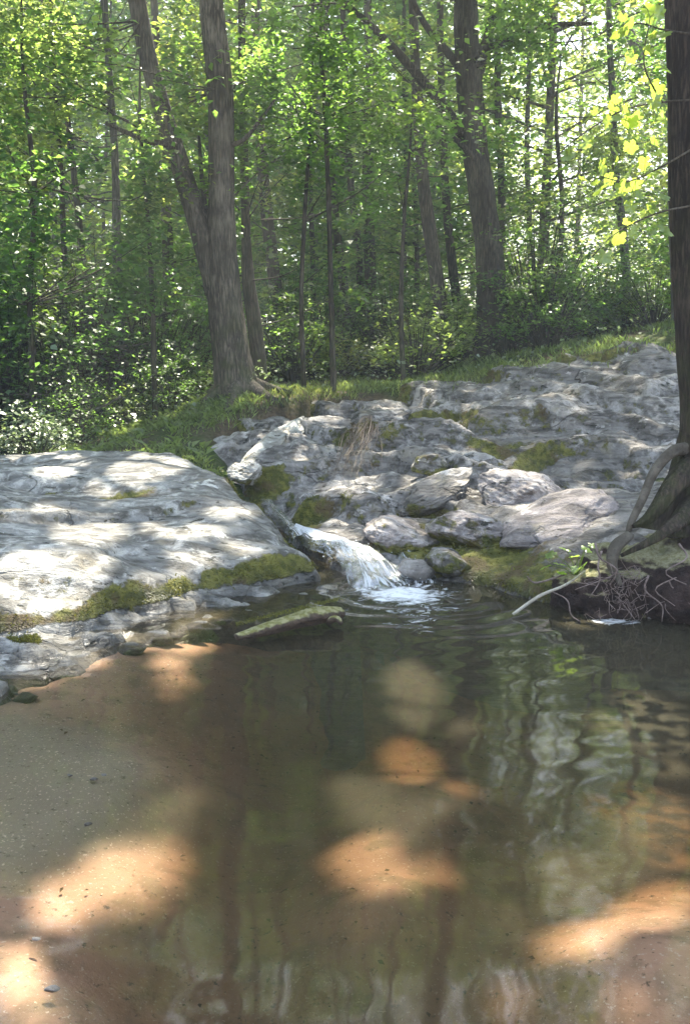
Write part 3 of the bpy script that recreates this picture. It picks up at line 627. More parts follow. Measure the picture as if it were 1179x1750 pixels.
boulder('boulder', 735, 795, 7.9, (.16,.14,.12), .1, .1, 'small blocky stone with yellow moss at its foot on the outcrop', M_ROCK2, 37, moss=.35)
boulder('boulder', 640, 715, 9.4, (.40,.22,.12), .25, -.15, 'pale rounded block on the outcrop crest behind the dry tuft', M_ROCK2, 52, moss=.2)
boulder('boulder', 710, 972, 5.98, (.13,.12,.09), 0, 0, 'dark wet stone split by the spill at the cascade foot', M_ROCK2, 57, moss=.0, lvl=ICO4)
boulder('boulder', 760, 955, 6.05, (.20,.16,.12), 0, .2, 'brown-green stone at the waterline right of the cascade', M_ROCK2, 58, moss=.35, lvl=ICO4)
boulder('boulder', 1085, 935, 5.35, (.10,.09,.10), 0, .2, 'small dark stone wedged in the root bank below the trunk', M_ROCK2, 60, moss=.1, lvl=ICO4)
boulder('boulder', 468, 756, 9.05, (.95,.17,.09), 1.22, -.24, 'long bright slanting slab at the top of the gully', M_ROCKW, 71, moss=.0)
boulder('boulder', 422, 806, 8.0, (.17,.16,.13), .5, .1, 'white sunlit block standing at the head of the gully', M_ROCKW, 73, moss=.1, side_moss=.4)
# stones along the left waterline
sp = [(165,1112,.07),(222,1104,.07),(275,1086,.07),(335,1068,.06),(380,1056,.06),(425,1046,.05),(470,1036,.05),(45,1190,.05),(350,1058,.06),(515,1018,.05),(300,1084,.04)]
for i, (px, py, r_) in enumerate(sp):
    q = P0(px, py); boulder('shore_stone', *(px, py), q[1] + .06, (r_ * 1.5, r_, r_ * .6), rng.uniform(-.6, .6), rng.uniform(-.2, .2), 'grey wet stone in the low row along the waterline under the mossy slab edge', M_ROCK, 100 + i, 'stones along the slab waterline', .15, ICO3, dz=-.01)
sp = [(120,1325,.010),(160,1331,.014),(178,1324,.010),(150,1408,.018),(90,1715,.03),(60,1690,.02),(130,1730,.02),(30,1700,.015),(200,1240,.02),(700,1390,.02)]
sp = [(120,1325,.008),(160,1331,.010),(178,1324,.008),(150,1408,.010),(90,1690,.012),(62,1605,.008)]
for i, (px, py, r_) in enumerate(sp):
    q = P0(px, py); boulder('pebble', px, py, q[1], (r_ * 1.6, r_, r_ * .7), rng.uniform(-.6, .6), 0, 'small dark pebble lying on the left sand bar', M_ROCK2, 140 + i, 'dark pebbles on the sand bar', 0, ICO3)

# ------------------------------------------------------------------ moss fringe blades and grass
def blades(Pts, N, L, W, name, material, parent, r, droop=.5):
    n = len(Pts); d = N + r.normal(0, .45, (n, 3)); d /= np.linalg.norm(d, axis=1)[:, None]
    side = np.cross(d, r.normal(size=(n, 3))); side /= np.linalg.norm(side, axis=1)[:, None]
    L = (L * r.uniform(.5, 1.3, n))[:, None]; W = (W * r.uniform(.6, 1.3, n))[:, None]
    mid = Pts + d * L * .6; tip = Pts + d * L + np.array([0, 0, -1]) * L * droop * .6
    V = np.stack([Pts - side * W, Pts + side * W, mid + side * W * .7, tip], 1)
    V2 = np.stack([Pts - side * W, mid + side * W * .7, tip, mid - side * W * .7], 1)
    V = np.stack([Pts - side * W * .6, Pts + side * W * .6, mid + side * W * .6 , tip], 1).reshape(-1, 3)
    return mobj(name, V, np.arange(4 * n).reshape(n, 4), material, parent, kind='stuff')
def moss_on(RK, MS, thr, n, L, W, parent, seed, cond=None):
    X_, Y_, V_ = RK; r = np.random.default_rng(seed)
    wgt = np.clip(MS - thr, 0, 1) * (V_[..., 2] > .015) * (.15 + sst(-.2, .5, fbm(X_ * 4, Y_ * 4, V_[..., 2] * 4, 3)))
    if cond is not None: wgt = wgt * cond
    gx = np.gradient(V_, axis=0); gy = np.gradient(V_, axis=1); N = np.cross(gx, gy); N /= np.linalg.norm(N, axis=-1)[..., None] + 1e-9
    area = np.linalg.norm(np.cross(gx, gy), axis=-1); wgt = (wgt * area).ravel(); wgt /= wgt.sum()
    k = r.choice(wgt.size, n, p=wgt); Pt = V_.reshape(-1, 3)[k] + r.normal(0, .008, (n, 3)); Nn = N.reshape(-1, 3)[k] * np.sign(N.reshape(-1, 3)[k][:, 2:3] + 1e-6)
    blades(Pt, Nn, L, W, 'moss', M_MOSS, parent, r)
moss_on(SLAB, SLABM, .35, 26000, .022, .005, slab, 1)
moss_on(SHELF, SHM, .35, 5000, .018, .004, shelf, 3)
moss_on(OUT, OUTM, .40, 26000, .022, .005, outc, 2)
# grass along the crest
r = np.random.default_rng(7); n = 60000
gx_ = r.uniform(-2.6, 6.0, n); gy_ = r.uniform(9.6, 14.5, n)
hh = Hall(gx_, gy_); so = sdist(out_p, gx_, gy_)
dens = sst(.55, -.1, so) * sst(-3.8, -1.2, so) * sst(-.35, .25, fbm(gx_ * 1.2, gy_ * 1.2, 3, 3)); keep = r.random(n) < dens * (gx_ > -1.6 - .2 * (gy_ - 10))
Pt = np.stack([gx_, gy_, np.maximum(hh, Hg(gx_, gy_)) - .01], 1)[keep]
nb = len(Pt)
V = []
d = np.stack([r.normal(0, .5, nb), r.normal(0, .5, nb), np.ones(nb)], 1); L = r.uniform(.03, .10, nb)[:, None]; side = np.stack([np.cos(a_ := r.uniform(0, 6.28, nb)), np.sin(a_), np.zeros(nb)], 1)
W_ = r.uniform(.002, .0042, nb)[:, None]
V = np.stack([Pt - side * W_, Pt + side * W_, Pt + d * L * .6 + side * W_ * .6, Pt + d * L + side * L * .3 * r.normal(size=(nb, 1))], 1).reshape(-1, 3)
mobj('grass', V, np.arange(4 * nb).reshape(nb, 4), M_GRASS, None, 'short green grass growing along the crest above the outcrop', 'grass', kind='stuff')

r = np.random.default_rng(8); n = 17000
gx_ = r.uniform(-4.4, -1.0, n); gy_ = r.uniform(8.2, 11.4, n); so = np.maximum(sdist(out_p, gx_, gy_), sdist(slab_p, gx_, gy_)); keep = (so < .12) & (r.random(n) < sst(-.5, .2, fbm(gx_ * 1.6, gy_ * 1.6, 8, 3)))
Pt = np.stack([gx_, gy_, Hg(gx_, gy_) - .01], 1)[keep]; nb = len(Pt); d = np.stack([r.normal(0, .5, nb), r.normal(-.2, .5, nb), np.ones(nb)], 1); L = r.uniform(.03, .11, nb)[:, None]; side = np.stack([np.cos(a_ := r.uniform(0, 6.28, nb)), np.sin(a_), np.zeros(nb)], 1); W_ = r.uniform(.002, .0042, nb)[:, None]
V = np.stack([Pt - side * W_, Pt + side * W_, Pt + d * L * .6 + side * W_ * .6, Pt + d * L + side * L * .4 * r.normal(size=(nb, 1)) - [0, 0, .02]], 1).reshape(-1, 3)
mobj('grass', V, np.arange(4 * nb).reshape(nb, 4), M_GRASS, None, 'shaggy dark grass on the mound between slab and forked tree', 'grass', kind='stuff')

# ------------------------------------------------------------------ trees: trunks from photograph positions, crowns of leaf sprays
def spray_points(c, direction, radius, nleaf, r, flat=.16, droop=.25):
    """leaves on a flattish, drooping fan"""
    rho = radius * np.sqrt(r.random(nleaf)); th = r.uniform(0, 2 * np.pi, nleaf)
    dx, dy = rho * np.cos(th), rho * np.sin(th)
    tlt = r.normal(0, .22, 2)
    z_ = r.normal(0, flat * radius * .6, nleaf) - droop * rho ** 2 / radius + tlt[0] * dx + tlt[1] * dy
    p = c + np.stack([dx, dy, z_], 1)
    N = np.stack([r.normal(0, .42, nleaf) + dx * .3, r.normal(0, .42, nleaf) + dy * .3, np.ones(nleaf)], 1)
    return p, N
def branch_to(base, tip, r0, acc, r, sag=.15):
    mid = (base + tip) / 2 + r.normal(0, .08, 3) * np.linalg.norm(tip - base) * .6 + np.array([0, 0, -sag * .3])
    acc.add(*tube([base, mid, tip], [r0, r0 * .6, r0 * .2], 5, 7, .0, closed=False))
def near_trunk_clear(p, Yt, pts, wpx):
    """mask of leaf positions that would hide a given trunk"""
    u, v = pix(p); cx = np.interp(v, [q[1] for q in pts], [q[0] for q in pts])
    return (np.abs(u - cx) < wpx) & (p[:, 1] < Yt)

TRUNKS_CLEAR = []
def photo_tree(name, label, cat, Y, pts, wid, bark, crown, leafm, seed, top=None, limbs=(), group=None, flute=.12, leaf=.10, per=85, segs=18, cname='crown', clear=True, stems=()):
    """pts: (px,py) base upward; wid: width in photo px at each; crown: list of (px,py,Y,rx,ry,rz,nsprays)"""
    r = np.random.default_rng(seed); W = [P(px, py, Y) for px, py in pts]; R = [w / 2 / FPX * Y for w in wid]
    base = W[0].copy(); base[2] = min(base[2], float(Hg(base[0], base[1]))) ; W[0] = base - np.array([0, 0, .1])
    if flute == 0:
        W.append(W[-1] + np.array([.05, 0, 1.1])); R.append(.004)
    if top:  # carry on above the frame
        d = W[-1] - W[-2]; d /= np.linalg.norm(d); d = d * .6 + np.array([0, 0, .6]); d /= np.linalg.norm(d)
        for k in (1, 2, 3): W.append(W[-1] + d * top / 3 + r.normal(0, .1, 3)); R.append(R[-1] * .82)
    t = empty(name, tuple(base), label, cat, group)
    mobj('trunk', *tube(W, R, segs, max(40, len(W) * (12 if segs < 30 else 30)), .07, flute, seed), bark, t)
    if segs >= 30:
        for k in range(7):
            a = k * .9 + seed; q = base + np.array([math.cos(a), math.sin(a), 0]) * R[0] * .45; e_ = base + np.array([math.cos(a), math.sin(a), 0]) * R[0] * r.uniform(2.0, 3.0); m_ = (q + e_) / 2
            for w_ in (m_, e_): w_[2] = float(Hg(w_[0], w_[1])) + .01
            e_[2] -= .06; q[2] += .20
            mobj('root', *tube([q, m_, e_], [R[0] * .30, R[0] * .17, .015], 12, 16, .15, 0, seed + k), bark, t)
    for (sp_, sw) in stems:
        S = [P(*q) for q in sp_]; mobj('stem', *tube(S, [w / 2 / FPX * sp_[0][2] for w in sw], 14, 46, .08, 0, seed + 1), bark, t)
    for (lp, lw) in limbs:
        S = [P(*q) for q in lp]; mobj('limb', *tube(S, [w / 2 / FPX * lp[0][2] for w in lw], 8, 18, .06, 0, seed + 2), bark, t)
    WA = np.array(W); C_ = []; N_ = []; tw = Acc(); nt_ = 0
    for (px, py, Yc, rx, ry, rz, ns) in crown:
        cc = P(px, py, Yc)
        for _ in range(ns):
            c = cc + r.uniform(-1, 1, 3) * np.array([rx, ry, rz])
            rad = r.uniform(.30, .75)
            p_, N2 = spray_points(c, None, rad, int(per * rad / .5), r)
            C_.append(p_); N_.append(N2)
            if r.random() < .22:
                j = np.argmin(np.abs(WA[:, 2] - (c[2] - .2 * np.hypot(c[0] - WA[:, 0], c[1] - WA[:, 1]))))
                b0 = WA[j]; dd = c - b0; ln = np.linalg.norm(dd)
                st_ = c - dd / ln * min(ln, 1.5); branch_to(st_, c, .012, tw, r); nt_ += 1
    if C_:
        C_ = np.concatenate(C_); N_ = np.concatenate(N_)
        k = ~litmask(C_)
        for (Yt, pp, wp, keepf) in TRUNKS_CLEAR:
            k &= ~(near_trunk_clear(C_, Yt, pp, wp) & (r.random(len(C_)) > keepf))
        k &= np.linalg.norm(C_ - np.array([0, 0, 1.5]), axis=1) > 3
        C_, N_ = C_[k], N_[k]
        cr = mobj(cname, *leaves(C_, N_, r.uniform(.6, 1.25, len(C_)) * leaf, r=r), leafm, t, smooth=False)
        cr['kind'] = 'stuff' if False else cr.get('kind', 'thing') ; del cr['kind']
        if nt_: mobj('twigs', *tw.get(), bark, t, kind='stuff')
    return t
BL = [(412,688),(401,640),(386,530),(378,430),(379,356),(376,153),(364,30),(361,0)]
MR = [(848,610),(840,500),(832,400),(812,260),(800,120),(795,0)]
TRUNKS_CLEAR += [(11, [(235,0),(250,60),(290,230),(333,370),(365,480)], 24, .35), (11, BL[::-1], 42, .16), (14, MR[::-1], 34, .25)]

photo_tree('big_forked_tree', 'big grey-brown forked tree standing on the mossy bank behind the slab', 'tree', 11.0, BL, [96,68,58,52,44,42,40,38], M_BARK,
    [(300,60,11.5,2.2,.8,.9,26),(480,120,11.8,1.6,.8,.9,22),(120,200,10.6,1.3,.8,1.1,26),(440,-200,12,2.6,1.6,1.0,30),(230,230,10.7,.9,.6,.5,14),(420,60,11.3,.9,.5,.5,12),(300,130,10.6,.7,.4,.35,9),(330,640,10.9,.01,.01,.01,0)], M_LEAF, 1, top=7,
    stems=[([(384,540,11.02),(362,455,11.02),(337,376,11.05),(308,285,11.1),(275,178,11.1),(245,60,11.1),(210,-150,11.1)], [38,42,36,33,30,29,26])],
    limbs=[([(385,250,11),(415,240,10.9),(445,205,10.7),(470,170,10.6)], [10,8,6,3]), ([(362,420,11.2),(348,330,11.3),(340,230,11.4)], [10,8,5]), ([(300,250,11),(250,240,10.8),(180,210,10.6)], [14,9,5])], segs=64)
photo_tree('big_leaning_tree', 'tall dark tree with spreading limbs standing behind the crest of the outcrop', 'tree', 14.0, MR, [68,52,45,43,41,38], M_BARK2,
    [(800,-150,14,3,1.5,1.2,34),(640,60,13.2,1.3,.8,.6,20),(960,90,13.6,1.3,.7,.5,14),(590,230,12.8,1.0,.8,.5,14),(760,150,13.2,.8,.4,.5,10),(680,130,12.6,1.0,.6,.5,14),(820,40,13.2,.8,.5,.4,8),(950,20,13.2,1.1,.7,.4,12)], M_LEAF, 2, top=7,
    limbs=[([(795,235,14),(740,160,13.8),(660,70,13.6),(580,0,13.4),(500,-60,13.2)], [20,16,13,11,8]), ([(798,130,14),(765,90,13.9),(725,40,13.8),(690,-30,13.7)], [16,13,10,8]),
           ([(805,90,14),(860,70,13.9),(930,45,13.8),(1010,40,13.7)], [20,15,11,6]), ([(820,300,14),(800,260,13.8),(760,225,13.6),(720,205,13.4)], [12,9,7,4]), ([(812,140,14),(835,60,14.1),(850,-30,14.2)], [20,16,12])], segs=54)
# mid-distance trunks
mids = [
 (12.8,[(447,640),(436,560),(425,480),(420,380)],[34,30,26,18],M_BARK2,'dark leaning trunk just right of the big forked tree'),
 (16,[(492,640),(475,520),(460,400),(448,280),(440,150),(438,0)],[30,26,24,22,20,16],M_BARK2,'slim dark trunk curving up behind the forked tree'),
 (17,[(612,645),(598,560),(582,450),(570,340),(560,220),(556,60)],[20,18,17,16,14,11],M_BARK2,'thin dark trunk leaning left in the middle of the woods'),
 (18,[(626,642),(618,520),(610,400),(600,320),(590,150),(585,0)],[16,15,14,13,12,10],M_BARK2,'thinnest trunk of the close pair in mid woods'),
 (17.5,[(644,642),(636,520),(630,400),(628,250),(632,120),(628,0)],[28,24,22,20,17,14],M_BARK2,'thicker trunk of the close pair in mid woods'),
 (15,[(768,630),(758,560),(745,470),(732,380),(722,300),(712,150),(705,0)],[34,30,28,26,24,20,16],M_BARK,'brown trunk leaning left of the dark limbed tree'),
 (16.5,[(788,615),(780,520),(770,430),(762,340),(755,180),(752,0)],[20,18,18,16,14,12],M_BARK2,'slender trunk between the brown one and the limbed tree'),
 (15.5,[(1076,580),(1070,480),(1062,380),(1052,300),(1045,150),(1040,0)],[18,17,16,15,13,10],M_BARKP,'pale grey slender trunk beyond the crest near the vine leaves'),
 (12.2,[(212,712),(207,620),(203,500),(200,400),(196,250)],[26,22,20,18,14],M_BARKP,'pale narrow trunk in the shaded brush on the left'),
 (14.5,[(292,640),(290,540),(288,450),(282,300),(270,100)],[26,24,22,20,15],M_BARK2,'dark straight trunk left of the forked tree'),
 (17.5,[(855,612),(858,500),(856,300),(850,150),(852,0)],[16,14,14,13,11],M_BARK2,'narrow trunk showing right behind the limbed tree'),
 (14,[(150,690),(146,560),(140,430),(125,280),(105,120)],[16,15,14,12,9],M_BARK2,'thin dark sapling stem left of the pale narrow trunk'),
 (21,[(905,600),(908,500),(905,400),(900,250),(905,60)],[12,11,11,10,8],M_BARK2,'thin distant trunk right of the limbed tree'),
 (20,[(690,640),(692,540),(690,430),(694,300),(690,100)],[12,12,11,10,8],M_BARK2,'thin distant trunk between close pair and brown trunk'),
 (19,[(540,640),(536,540),(534,430),(530,300),(528,100)],[11,11,10,9,8],M_BARK2,'faint distant trunk left of the thin leaning one'),
 (13,[(1158,560),(1153,450),(1149,300),(1147,150),(1143,0)],[22,20,19,17,14],M_BARKP,'pale trunk partly hidden behind the near dark trunk'),
]
for i, (Yt, pts, wd, bk, lab) in enumerate(mids):
    r_ = np.random.default_rng(60 + i); bx = pts[-1][0]; cr = []
    for _ in range(6): cr.append((bx + r_.uniform(-150, 150), r_.uniform(-150, 480), Yt + r_.uniform(-1.0, 1.6), 1.3, 1.0, .7, 7))
    photo_tree('forest_tree', lab, 'tree', Yt, pts, [w_ * .85 for w_ in wd], bk, cr, [M_LEAF, M_LEAFD, M_LEAFL][i % 3], 200 + i, top=6, segs=12, flute=.05, leaf=.12, per=62)

# leafy saplings that carry the low hanging sprays in front
photo_tree('leafy_sapling', 'dark-leaved sapling with layered sprays at the left edge above the brush', 'tree', 10.4, [(60,700),(52,520),(60,330),(40,120)], [12,10,9,6], M_BARK2,
    [(60,330,10.2,.9,.7,.9,26),(150,420,10.2,.9,.7,.6,20),(240,320,10.3,.5,.5,.5,11),(30,480,9.8,.6,.6,.6,12),(230,440,10.2,.5,.4,.25,7)], M_LEAFD, 301, segs=8, flute=0, leaf=.10)
photo_tree('leafy_sapling', 'lighter sapling whose leaves fill the top left corner', 'tree', 12.4, [(110,690),(112,520),(105,300),(90,60)], [12,10,9,7], M_BARK2,
    [(90,60,12,1.5,.8,.7,26),(60,150,12,1.2,.8,.6,18),(200,130,12.2,.9,.6,.6,12),(60,250,12,1.0,.7,.6,14),(170,40,12.3,1.2,.6,.5,16),(120,330,11.8,.8,.5,.5,10)], M_LEAFL, 302, segs=8, flute=0, leaf=.10)
photo_tree('leafy_sapling', 'green sapling with drooping sprays between the forked tree and the thin trunks', 'tree', 11.8, [(520,660),(515,520),(520,380),(530,220)], [10,8,7,5], M_BARK2,
    [(520,190,11.5,.8,.5,.5,16),(640,220,11.4,.7,.5,.4,12),(470,340,12,.4,.4,.5,8),(560,280,12,.5,.5,.3,7),(690,230,11.8,.5,.4,.2,6)], M_LEAF, 303, segs=8, flute=0, leaf=.09)
photo_tree('leafy_sapling', 'sapling with a long flat spray of leaves left of the dark limbed tree', 'tree', 12.6, [(690,650),(685,520),(690,380),(700,260)], [9,8,6,4], M_BARK2,
    [(720,250,12.2,.7,.4,.25,9),(640,330,12.3,.6,.4,.3,9),(780,210,12.4,.5,.4,.2,6)], M_LEAF, 304, segs=8, flute=0, leaf=.09)
photo_tree('leafy_sapling', 'tall sapling spreading soft layered leaves across the top centre', 'tree', 11.6, [(570,668),(566,520),(562,360),(556,200),(548,60)], [11,9,8,7,5], M_BARK2,
    [(480,60,11.3,.7,.5,.45,14),(610,90,11.2,.7,.5,.4,14),(700,200,11.4,.6,.5,.35,11),(560,180,11.2,.6,.4,.3,10),(460,200,11.3,.4,.4,.3,7),(640,20,11.3,.8,.5,.3,9)], M_LEAF, 306, segs=8, flute=0, leaf=.09)
photo_tree('leafy_sapling', 'sapling leaning in front of the left stem with pale layered leaves', 'tree', 10.8, [(265,700),(262,560),(255,400),(240,220)], [10,9,7,5], M_BARK2,
    [(230,110,10.6,.7,.5,.4,12),(200,220,10.5,.7,.4,.35,12),(270,300,10.6,.35,.3,.25,5),(130,130,10.6,.7,.5,.4,10),(60,60,10.8,.7,.5,.4,10)], M_LEAFL, 307, segs=8, flute=0, leaf=.085)
photo_tree('leafy_sapling', 'bright sapling with pale leaves right of the limbed tree', 'tree', 15.5, [(960,600),(955,480),(960,350),(950,200)], [10,9,8,6], M_BARK2,
    [(960,380,15.2,1.1,.8,1.0,18),(1000,260,15.2,.8,.8,.6,12),(900,480,15.6,.6,.6,.6,10)], M_LEAFL, 305, segs=8, flute=0, leaf=.10)

# added trees, crowns out of view: leaf gaps cut to shape the sun patches
def add_shade_tree(label, base, rtop, cx, cy, cz, rx, ry, nspr, seed):
    r = np.random.default_rng(seed); base = np.array(base, float)
    t = empty('added_shade_tree', tuple(base), label, 'tree', 'added trees shading the pool')
    topp = np.array([cx, cy, cz])
    mobj('trunk', *tube([base - [0,0,.2], base + [.05,0,2.5], (base + topp) / 2 + [0,0,1.5], topp + [0,0,1]], [rtop * 1.5, rtop, rtop * .8, rtop * .3], 16, 50, .1, .12, seed), M_BARK, t)
    C_ = []; N_ = []; tw = Acc()
    for k in range(9):
        a = k * 2.4 + r.random(); b0 = base * .3 + topp * .7; tip = topp + np.array([math.cos(a) * rx * .8, math.sin(a) * ry * .8, r.uniform(-.8, .8)])
        tw.add(*tube([b0, (b0 + tip) / 2 + [0,0,.4], tip], [rtop * .35, rtop * .2, .015], 6, 12, closed=False))
    mobj('limbs', *tw.get(), M_BARK, t, kind='stuff')
    for _ in range(nspr):
        a = r.uniform(0, 6.283); q = math.sqrt(r.random()); c = topp + np.array([math.cos(a) * q * rx, math.sin(a) * q * ry, r.normal(0, .7)])
        rad = r.uniform(.35, .8); p_, N2 = spray_points(c, None, rad, int(85 * rad / .6), r); C_.append(p_); N_.append(N2)
    C_ = np.concatenate(C_); N_ = np.concatenate(N_); k = ~litmask(C_)  # drop leaves on the sun lines to the chosen patches
    yl = C_[:, 1] - SUN.y / SUN.z * (C_[:, 2] - 3.5); k &= ~((yl > 10.2) & (yl < 17) & (fbm(C_[:, 0] * .7, yl * .7, seed, 3) > -.22)); C_, N_ = C_[k], N_[k]
    mobj('crown', *leaves(C_, N_, r.uniform(.6, 1.2, len(C_)) * .115, r=r, aspect=.75), M_LEAF, t, smooth=False)
add_shade_tree('added unseen tree right of the pool, high crown shading the water', (4.6,3.0,.6), .17, 3.2, 8.2, 9.5, 4.2, 3.2, 330, 401)
add_shade_tree('added unseen tree left of the pool, high crown shading the slab', (-5.6,5.5,.5), .2, -3.0, 9.6, 9.8, 4.4, 3.4, 360, 402)
add_shade_tree('added unseen tree behind the viewer, crown shading the near water', (-3.6,-.8,.4), .18, -.6, 6.2, 8.6, 4.2, 3.0, 300, 403)
add_shade_tree('added unseen tree right of the outcrop, crown shading its crest', (6.3,8.0,1.4), .2, 4.2, 12.8, 10.5, 4.2, 3.2, 330, 404)
add_shade_tree('added unseen tree, crown shading the middle of the outcrop above the cascade', (-6.2,10,.8), .2, -.4, 13.0, 10.8, 4.4, 3.2, 360, 405)
add_shade_tree('added unseen tree left behind the slab, crown shading the brush', (-7.2,12,1.0), .2, -4.6, 14.0, 10.2, 4.2, 3.2, 250, 406)
add_shade_tree('added unseen tree behind the crest, filling the high canopy with shade', (8.6,13.5,1.6), .18, 1.2, 10.0, 11.4, 4.0, 2.8, 240, 407)

add_shade_tree('added tree far behind the crest, high crown blocking sky at centre', (-.4,25.5,1.2), .12, .6, 25, 16.5, 5.5, 3.4, 420, 408)  # this tree and the next are added to cover sky mirrored in the pool
add_shade_tree('added tree right beyond the crest, high crown blocking sky', (9.4,24,1.8), .14, 3.4, 24.5, 15.5, 3.6, 3.4, 260, 409)

# ------------------------------------------------------------------ trees farther back: prototypes copied in a loop
def proto_tree(seed, H, r0, crown_lo, rad, nspr, per, leafm, bark, leaf=.15):
    r = np.random.default_rng(seed)
    t = bpy.data.objects.new('woodland_tree', None)
    bend = r.normal(0, .9, 2); pts = [np.array([bend[0] * (q ** 2), bend[1] * (q ** 2), q * H - .3 * (q == 0)]) + (np.append(r.normal(0, .08, 2), 0) if q > 0 else 0) for q in np.linspace(0, 1, 6)]
    tr_ = bpy.data.objects.new('trunk', mesh('trunk', *tube(pts, [r0 * (1.35 if q == 0 else 1 - .75 * q) for q in np.linspace(0, 1, 6)], 10, 26, .08, .1, seed), bark))
    C_ = []; N_ = []; tw = Acc(); PA = np.array(pts)
    for _ in range(nspr):
        q = r.uniform(crown_lo, 1.0); zc = q * H; a = r.uniform(0, 6.283); rr_ = rad * math.sqrt(r.random()) * (.55 + .6 * math.sin(math.pi * min(1, (q - crown_lo) / (1 - crown_lo) * .8 + .15)))
        b0 = np.array([np.interp(zc - .25 * rr_, PA[:, 2], PA[:, 0]), np.interp(zc - .25 * rr_, PA[:, 2], PA[:, 1]), zc - .25 * rr_])
        c = np.array([b0[0] + math.cos(a) * rr_, b0[1] + math.sin(a) * rr_, zc])
        s_ = r.uniform(.4, .95); p_, N2 = spray_points(c, None, s_, int(per * s_ / .6), r); C_.append(p_); N_.append(N2)
        if r.random() < .35: tw.add(*tube([b0, (b0 + c) / 2 + [0,0,.1], c], [.028, .016, .006], 4, 5, closed=False))
    C_ = np.concatenate(C_); N_ = np.concatenate(N_)
    cr = bpy.data.objects.new('crown', mesh('crown', *leaves(C_, N_, r.uniform(.6, 1.25, len(C_)) * leaf, r=r, aspect=.7), leafm, smooth=False))
    lb = bpy.data.objects.new('limbs', mesh('limbs', *tw.get(), bark))
    lb['kind'] = 'stuff'
    return t, [tr_, cr, lb]
def place(proto, loc, rz, sc, label, cat, group, first):
    t, kids = proto
    if not first: t = t.copy(); kids = [k.copy() for k in kids]
    t.location = loc; t.rotation_euler = (0, 0, rz); t.scale = (sc, sc, sc)
    COL.objects.link(t); t['label'] = label; t['category'] = cat; t['group'] = group
    for k in kids: COL.objects.link(k); k.parent = t
    return t
protos = [proto_tree(501, 15, .07, .10, 2.4, 165, 46, M_LEAF, M_BARK2), proto_tree(502, 17, .085, .12, 2.8, 180, 46, M_LEAFL, M_BARK), proto_tree(503, 12, .05, .08, 2.1, 145, 46, M_LEAFD, M_BARK2), proto_tree(504, 14, .065, .08, 2.3, 155, 46, M_LEAFL, M_BARKP)]
r = np.random.default_rng(77); used = [False] * 4; placed = []; WT = []
tries = 0
while len(placed) < 58 and tries < 4000:
    tries += 1
    yy = 17.5 + 34 * r.random() ** 1.1; hw = .42 * yy + 3; xx = r.uniform(-hw, hw)
    if any((xx - a) ** 2 + (yy - b_) ** 2 < (1.9 + .025 * yy) ** 2 for a, b_ in placed): continue
    if (abs(xx - .17 * yy) < .6 and yy < 36) or abs(xx - .29 * yy) < 1.3: continue      # the bright opening in the woods
    placed.append((xx, yy)); k = int(r.integers(4)); 
    lab = ['slim woodland tree with mid-green leaves among many standing farther back', 'light-leaved woodland tree among many standing farther back', 'small dark-leaved woodland tree among many standing farther back', 'pale-barked light-leaved woodland tree among many standing farther back'][k]
    WT.append((place(protos[k], (xx, yy, float(Hg(xx, yy)) - .05), r.uniform(0, 6.28), r.uniform(.8, 1.15) + (yy - 17) / 70, lab, 'tree', 'woodland trees farther back', not used[k]), k)); used[k] = True

MARKS = [(400,'the big forked tree'),(207,'the pale narrow trunk'),(90,'the left edge sapling'),(630,'the close pair of trunks'),(765,'the brown leaning trunk'),(850,'the dark limbed tree'),(1076,'the pale grey trunk'),(1165,'the near dark trunk'),(530,'the drooping green sapling'),(955,'the bright sapling')]
def relabel(objs, kinds):
    from collections import defaultdict
    D = defaultdict(list)
    for o, k in objs:
        u, v = pix(np.array(o.location[:])); mk = min(MARKS, key=lambda q: abs(q[0] - u)); du = u - mk[0]
        rel = 'in line with' if abs(du) < 22 else ('left of' if du < 0 else 'right of')
        y = o.location.y; dist = 'standing' if y < 15 else 'farther back' if y < 22 else 'deep back' if y < 32 else 'farthest back'
        D[f'{kinds[k]} {dist}, {rel} {mk[1]}'].append(o)
    for lab, os_ in D.items():
        os_.sort(key=lambda o: o.location.y)
        for i, o in enumerate(os_):
            o['label'] = lab if len(os_) == 1 else lab + ', ' + (['nearest','second nearest','third nearest','fourth nearest','fifth nearest'] if len(os_) > 2 else ['the nearer','the farther'])[min(i, 4)]
relabel([(o, k) for o, k in WT], ['mid-green tree', 'light-leaved tree', 'small dark-leaved tree', 'pale-barked tree'])

# shrubs of the understorey
def proto_shrub(seed, H, rad, nspr, leafm, leaf):
    r = np.random.default_rng(seed); t = bpy.data.objects.new('shrub', None); st_ = Acc(); C_ = []; N_ = []
    for _ in range(nspr):
        a = r.uniform(0, 6.283); q = math.sqrt(r.random()); z_ = r.uniform(.25, 1) * H * (1 - .4 * q * q); c = np.array([math.cos(a) * q * rad, math.sin(a) * q * rad, z_])
        s_ = r.uniform(.16, .38); p_, N2 = spray_points(c, None, s_, int(r.uniform(16, 34)), r, flat=.3); C_.append(p_); N_.append(N2)
        st_.add(*tube([np.array([c[0] * .1, c[1] * .1, -.05]), c * [.6, .6, .6], c], [.012, .008, .003], 4, 6, closed=False))
    C_ = np.concatenate(C_); N_ = np.concatenate(N_)
    sm_ = bpy.data.objects.new('stems', mesh('stems', *st_.get(), M_BARK2)); sm_['kind'] = 'stuff'
    return t, [bpy.data.objects.new('leaves', mesh('leaves', *leaves(C_, N_, r.uniform(.6, 1.25, len(C_)) * leaf, r=r, aspect=.7), leafm, smooth=False)), sm_]
